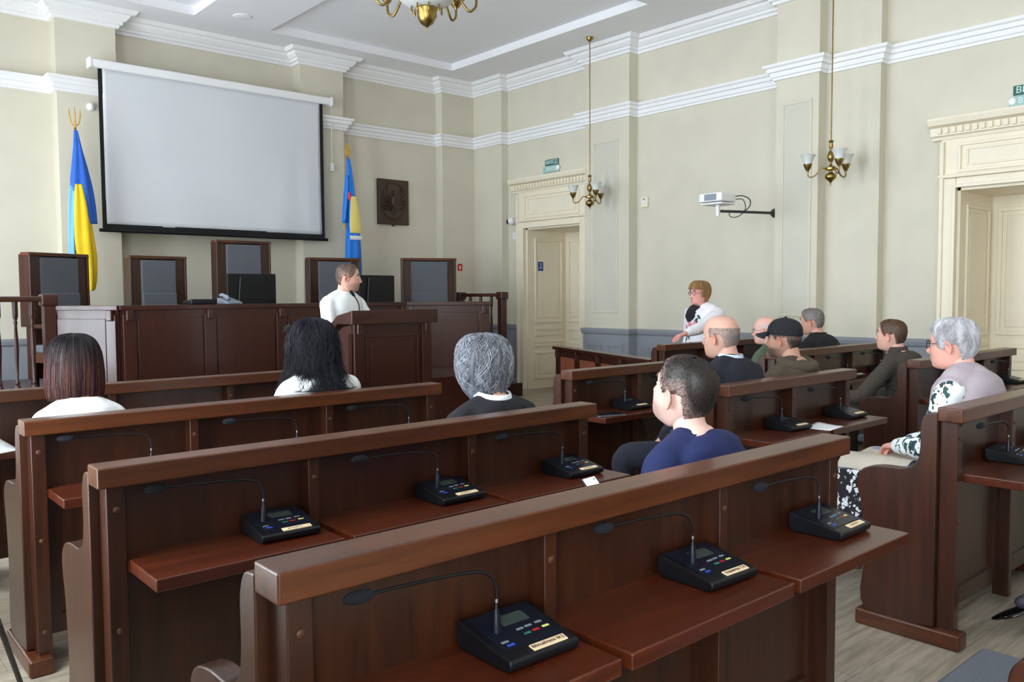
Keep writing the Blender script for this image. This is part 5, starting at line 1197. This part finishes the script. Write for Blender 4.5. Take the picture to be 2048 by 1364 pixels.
person('standing woman with short blonde hair and glasses in a white flowered tunic', 7.66, 5.55, (-.03, .07, 1.445), skin=(226, 160, 148), rz=math.radians(72), hyaw=.06, hscale=.98, seated=False, build=1.22, hair=env_hair(bl_tab, blonde_open, 2200, [(176, 136, 84), (150, 112, 70), (198, 160, 106), (128, 94, 60)], (140, 104, 66), wob=.008, length=(.25, .55), amp=.004, freq=9, vr=(0, .7)), top=tunic, bottom=dress, shoe=shoeb, sleeve=1.85, topname='tunic', bottomname='trousers', pelvis_z=.86, hands=((-.42, .60, 1.03), (.22, .10, .74)), elbows=((-.2, -.6, -.6), (.5, -.6, -.3)), hpitch=-.05, knees=((-.1, .02, .46), (.1, .02, .46)), extra=lambda i: (glasses(i, darkg), tunic_deco(i)), flush=.5)
# speaker at the lectern
person('man with cropped hair in a white t-shirt speaking at the lectern', 4.0, 6.95, (.0, .03, 1.60), skin=(218, 168, 150), rz=math.radians(196), hyaw=math.radians(42), seated=False, build=1.02, hair=short_hair((96, 76, 66), .006, [(0, .092), (20, .09), (38, .09), (52, .05), (72, .012), (82, -.004), (90, .012), (112, .02), (128, -.03), (150, -.068), (180, -.078)], 2500, fade=.05, cols=[(92, 72, 62), (74, 58, 50), (112, 92, 82)], skin=(210, 162, 146)), top=wcl, bottom=jean, shoe=shoeb, sleeve=.7, topname='t_shirt', pelvis_z=.92, stub=.55, stubc=(130, 96, 84), hands=((-.24, .30, 1.02), (.24, .30, 1.02)), extra=lambda i: collar(i, wcl, 'neckband', h=.012, r=.07, drop=.012))
# sitter mostly beyond the frame
heel = M('black_patent_leather', (8, 8, 10), .06)
tights = M('sheer_dark_tights', (58, 54, 66), .6)
def pumps(info):
    root = info['root']
    def pump(a, d, up):
        a = Vector(a); d = Vector(d).normalized(); up = Vector(up); up = (up - d * up.dot(d)).normalized(); sd = d.cross(up); m = MB(); rs = []
        for t, w, h0, h1 in ((-.085, .016, -.055, -.02), (-.07, .028, -.066, -.005), (-.03, .031, -.066, -.03), (.03, .032, -.08, -.05), (.09, .038, -.098, -.066), (.13, .034, -.104, -.076), (.165, .018, -.106, -.088), (.185, .005, -.105, -.096)):
            c = a + d * t + up * (h0 + h1) / 2; rs.append([c + sd * w * math.cos(q) + up * (h1 - h0) / 2 * math.sin(q) for q in np.linspace(0, 2 * math.pi, 14, endpoint=False)])
        m.rings(rs); hb_ = a - d * .06 - up * .06; m.tube([hb_, hb_ - up * .03 + d * .004, hb_ - up * .075 + d * .006], [.018, .012, .009], 10)
        part('pump', m, heel, root, smooth=45)
    for q in info['feet']: pump(*q)
def heels_extra(i):
    i['feet'] = [((-.26, .66, .20), (-.55, .8, -.18), (-.1, .2, 1)), ((.12, .46, .115), (.1, 1, 0), (0, 0, 1))]; pumps(i)
    m = MB(); lim(m, [(.03, .40, .60), (-.10, .53, .40), (-.24, .60, .22), (-.30, .70, .15)], [.062, .054, .036, .026])
    part('stocking', m, tights, i['root'], smooth=True)
seat_person('seated woman in dark tights and black patent high heels', 4.52, .52, 4.52, .50, 1.24, hair=env_hair(bob_tab, face_open(.06, 62), 300, [(40, 30, 28)], (40, 30, 28)), top=blackc, bottom=None, hscale=.96, build=.92, sleeve=2.0, knees=((.03, .42, .60), (.12, .44, .52)), ankles=((-.22, .60, .24), (.12, .46, .12)), topname='blouse', extra=heels_extra)
# things lying over the white-haired man's knees
bagm = leafy('black_white_print', (28, 26, 30), (226, 228, 232), (236, 236, 240), (210, 214, 222), scale=24., sizes=(.3, .26, .2))
def draped(name, label, cat, mat, rows_, loc, th=.008):
    m = MB(); vs = []; fs = []; n = len(rows_[0])
    for r in rows_: vs += r
    for i in range(len(rows_) - 1):
        for j in range(n - 1): a = i * n + j; fs.append((a, a + 1, a + n + 1, a + n))
    o = part(name, m.add(vs, fs), mat, smooth=True, loc=loc); md = o.modifiers.new('thickness', 'SOLIDIFY'); md.thickness = th; md.offset = 1
    md = o.modifiers.new('soft', 'SUBSURF'); md.levels = 2; md.render_levels = 2
    return tag(o, label, cat)
beige_rows = [[(x, .12 + .075 * i + .01 * math.sin(9 * x), zz + .008 * math.sin(4 * i + 30 * x)) for i in range(6)] for x, zz in ((-.285, .60), (-.275, .635), (-.24, .662), (-.17, .676), (-.08, .655), (.0, .64), (.1, .662), (.18, .655))]
draped('folded_jacket', "beige jacket folded over the white-haired man's lap", 'jacket', beige, beige_rows, (4.70, 1.80, 0))
sc_rows = [[(-.300 - .012 * j + .010 * math.sin(3 * j + 2 * k), .30 + .05 * k, .60 - .05 * j + .008 * math.sin(k)) for k in range(6)] for j in range(6)]
draped('scarf', "black and white patterned scarf hanging from the white-haired man's knees", 'scarf', bagm, sc_rows, (4.70, 1.80, 0), .01)

# ------------------------------------------------------------------ to metres
for o in list(scene.objects):
    if o.parent is None and o.type != 'CAMERA':
        o.location = o.location * S; o.scale = o.scale * S
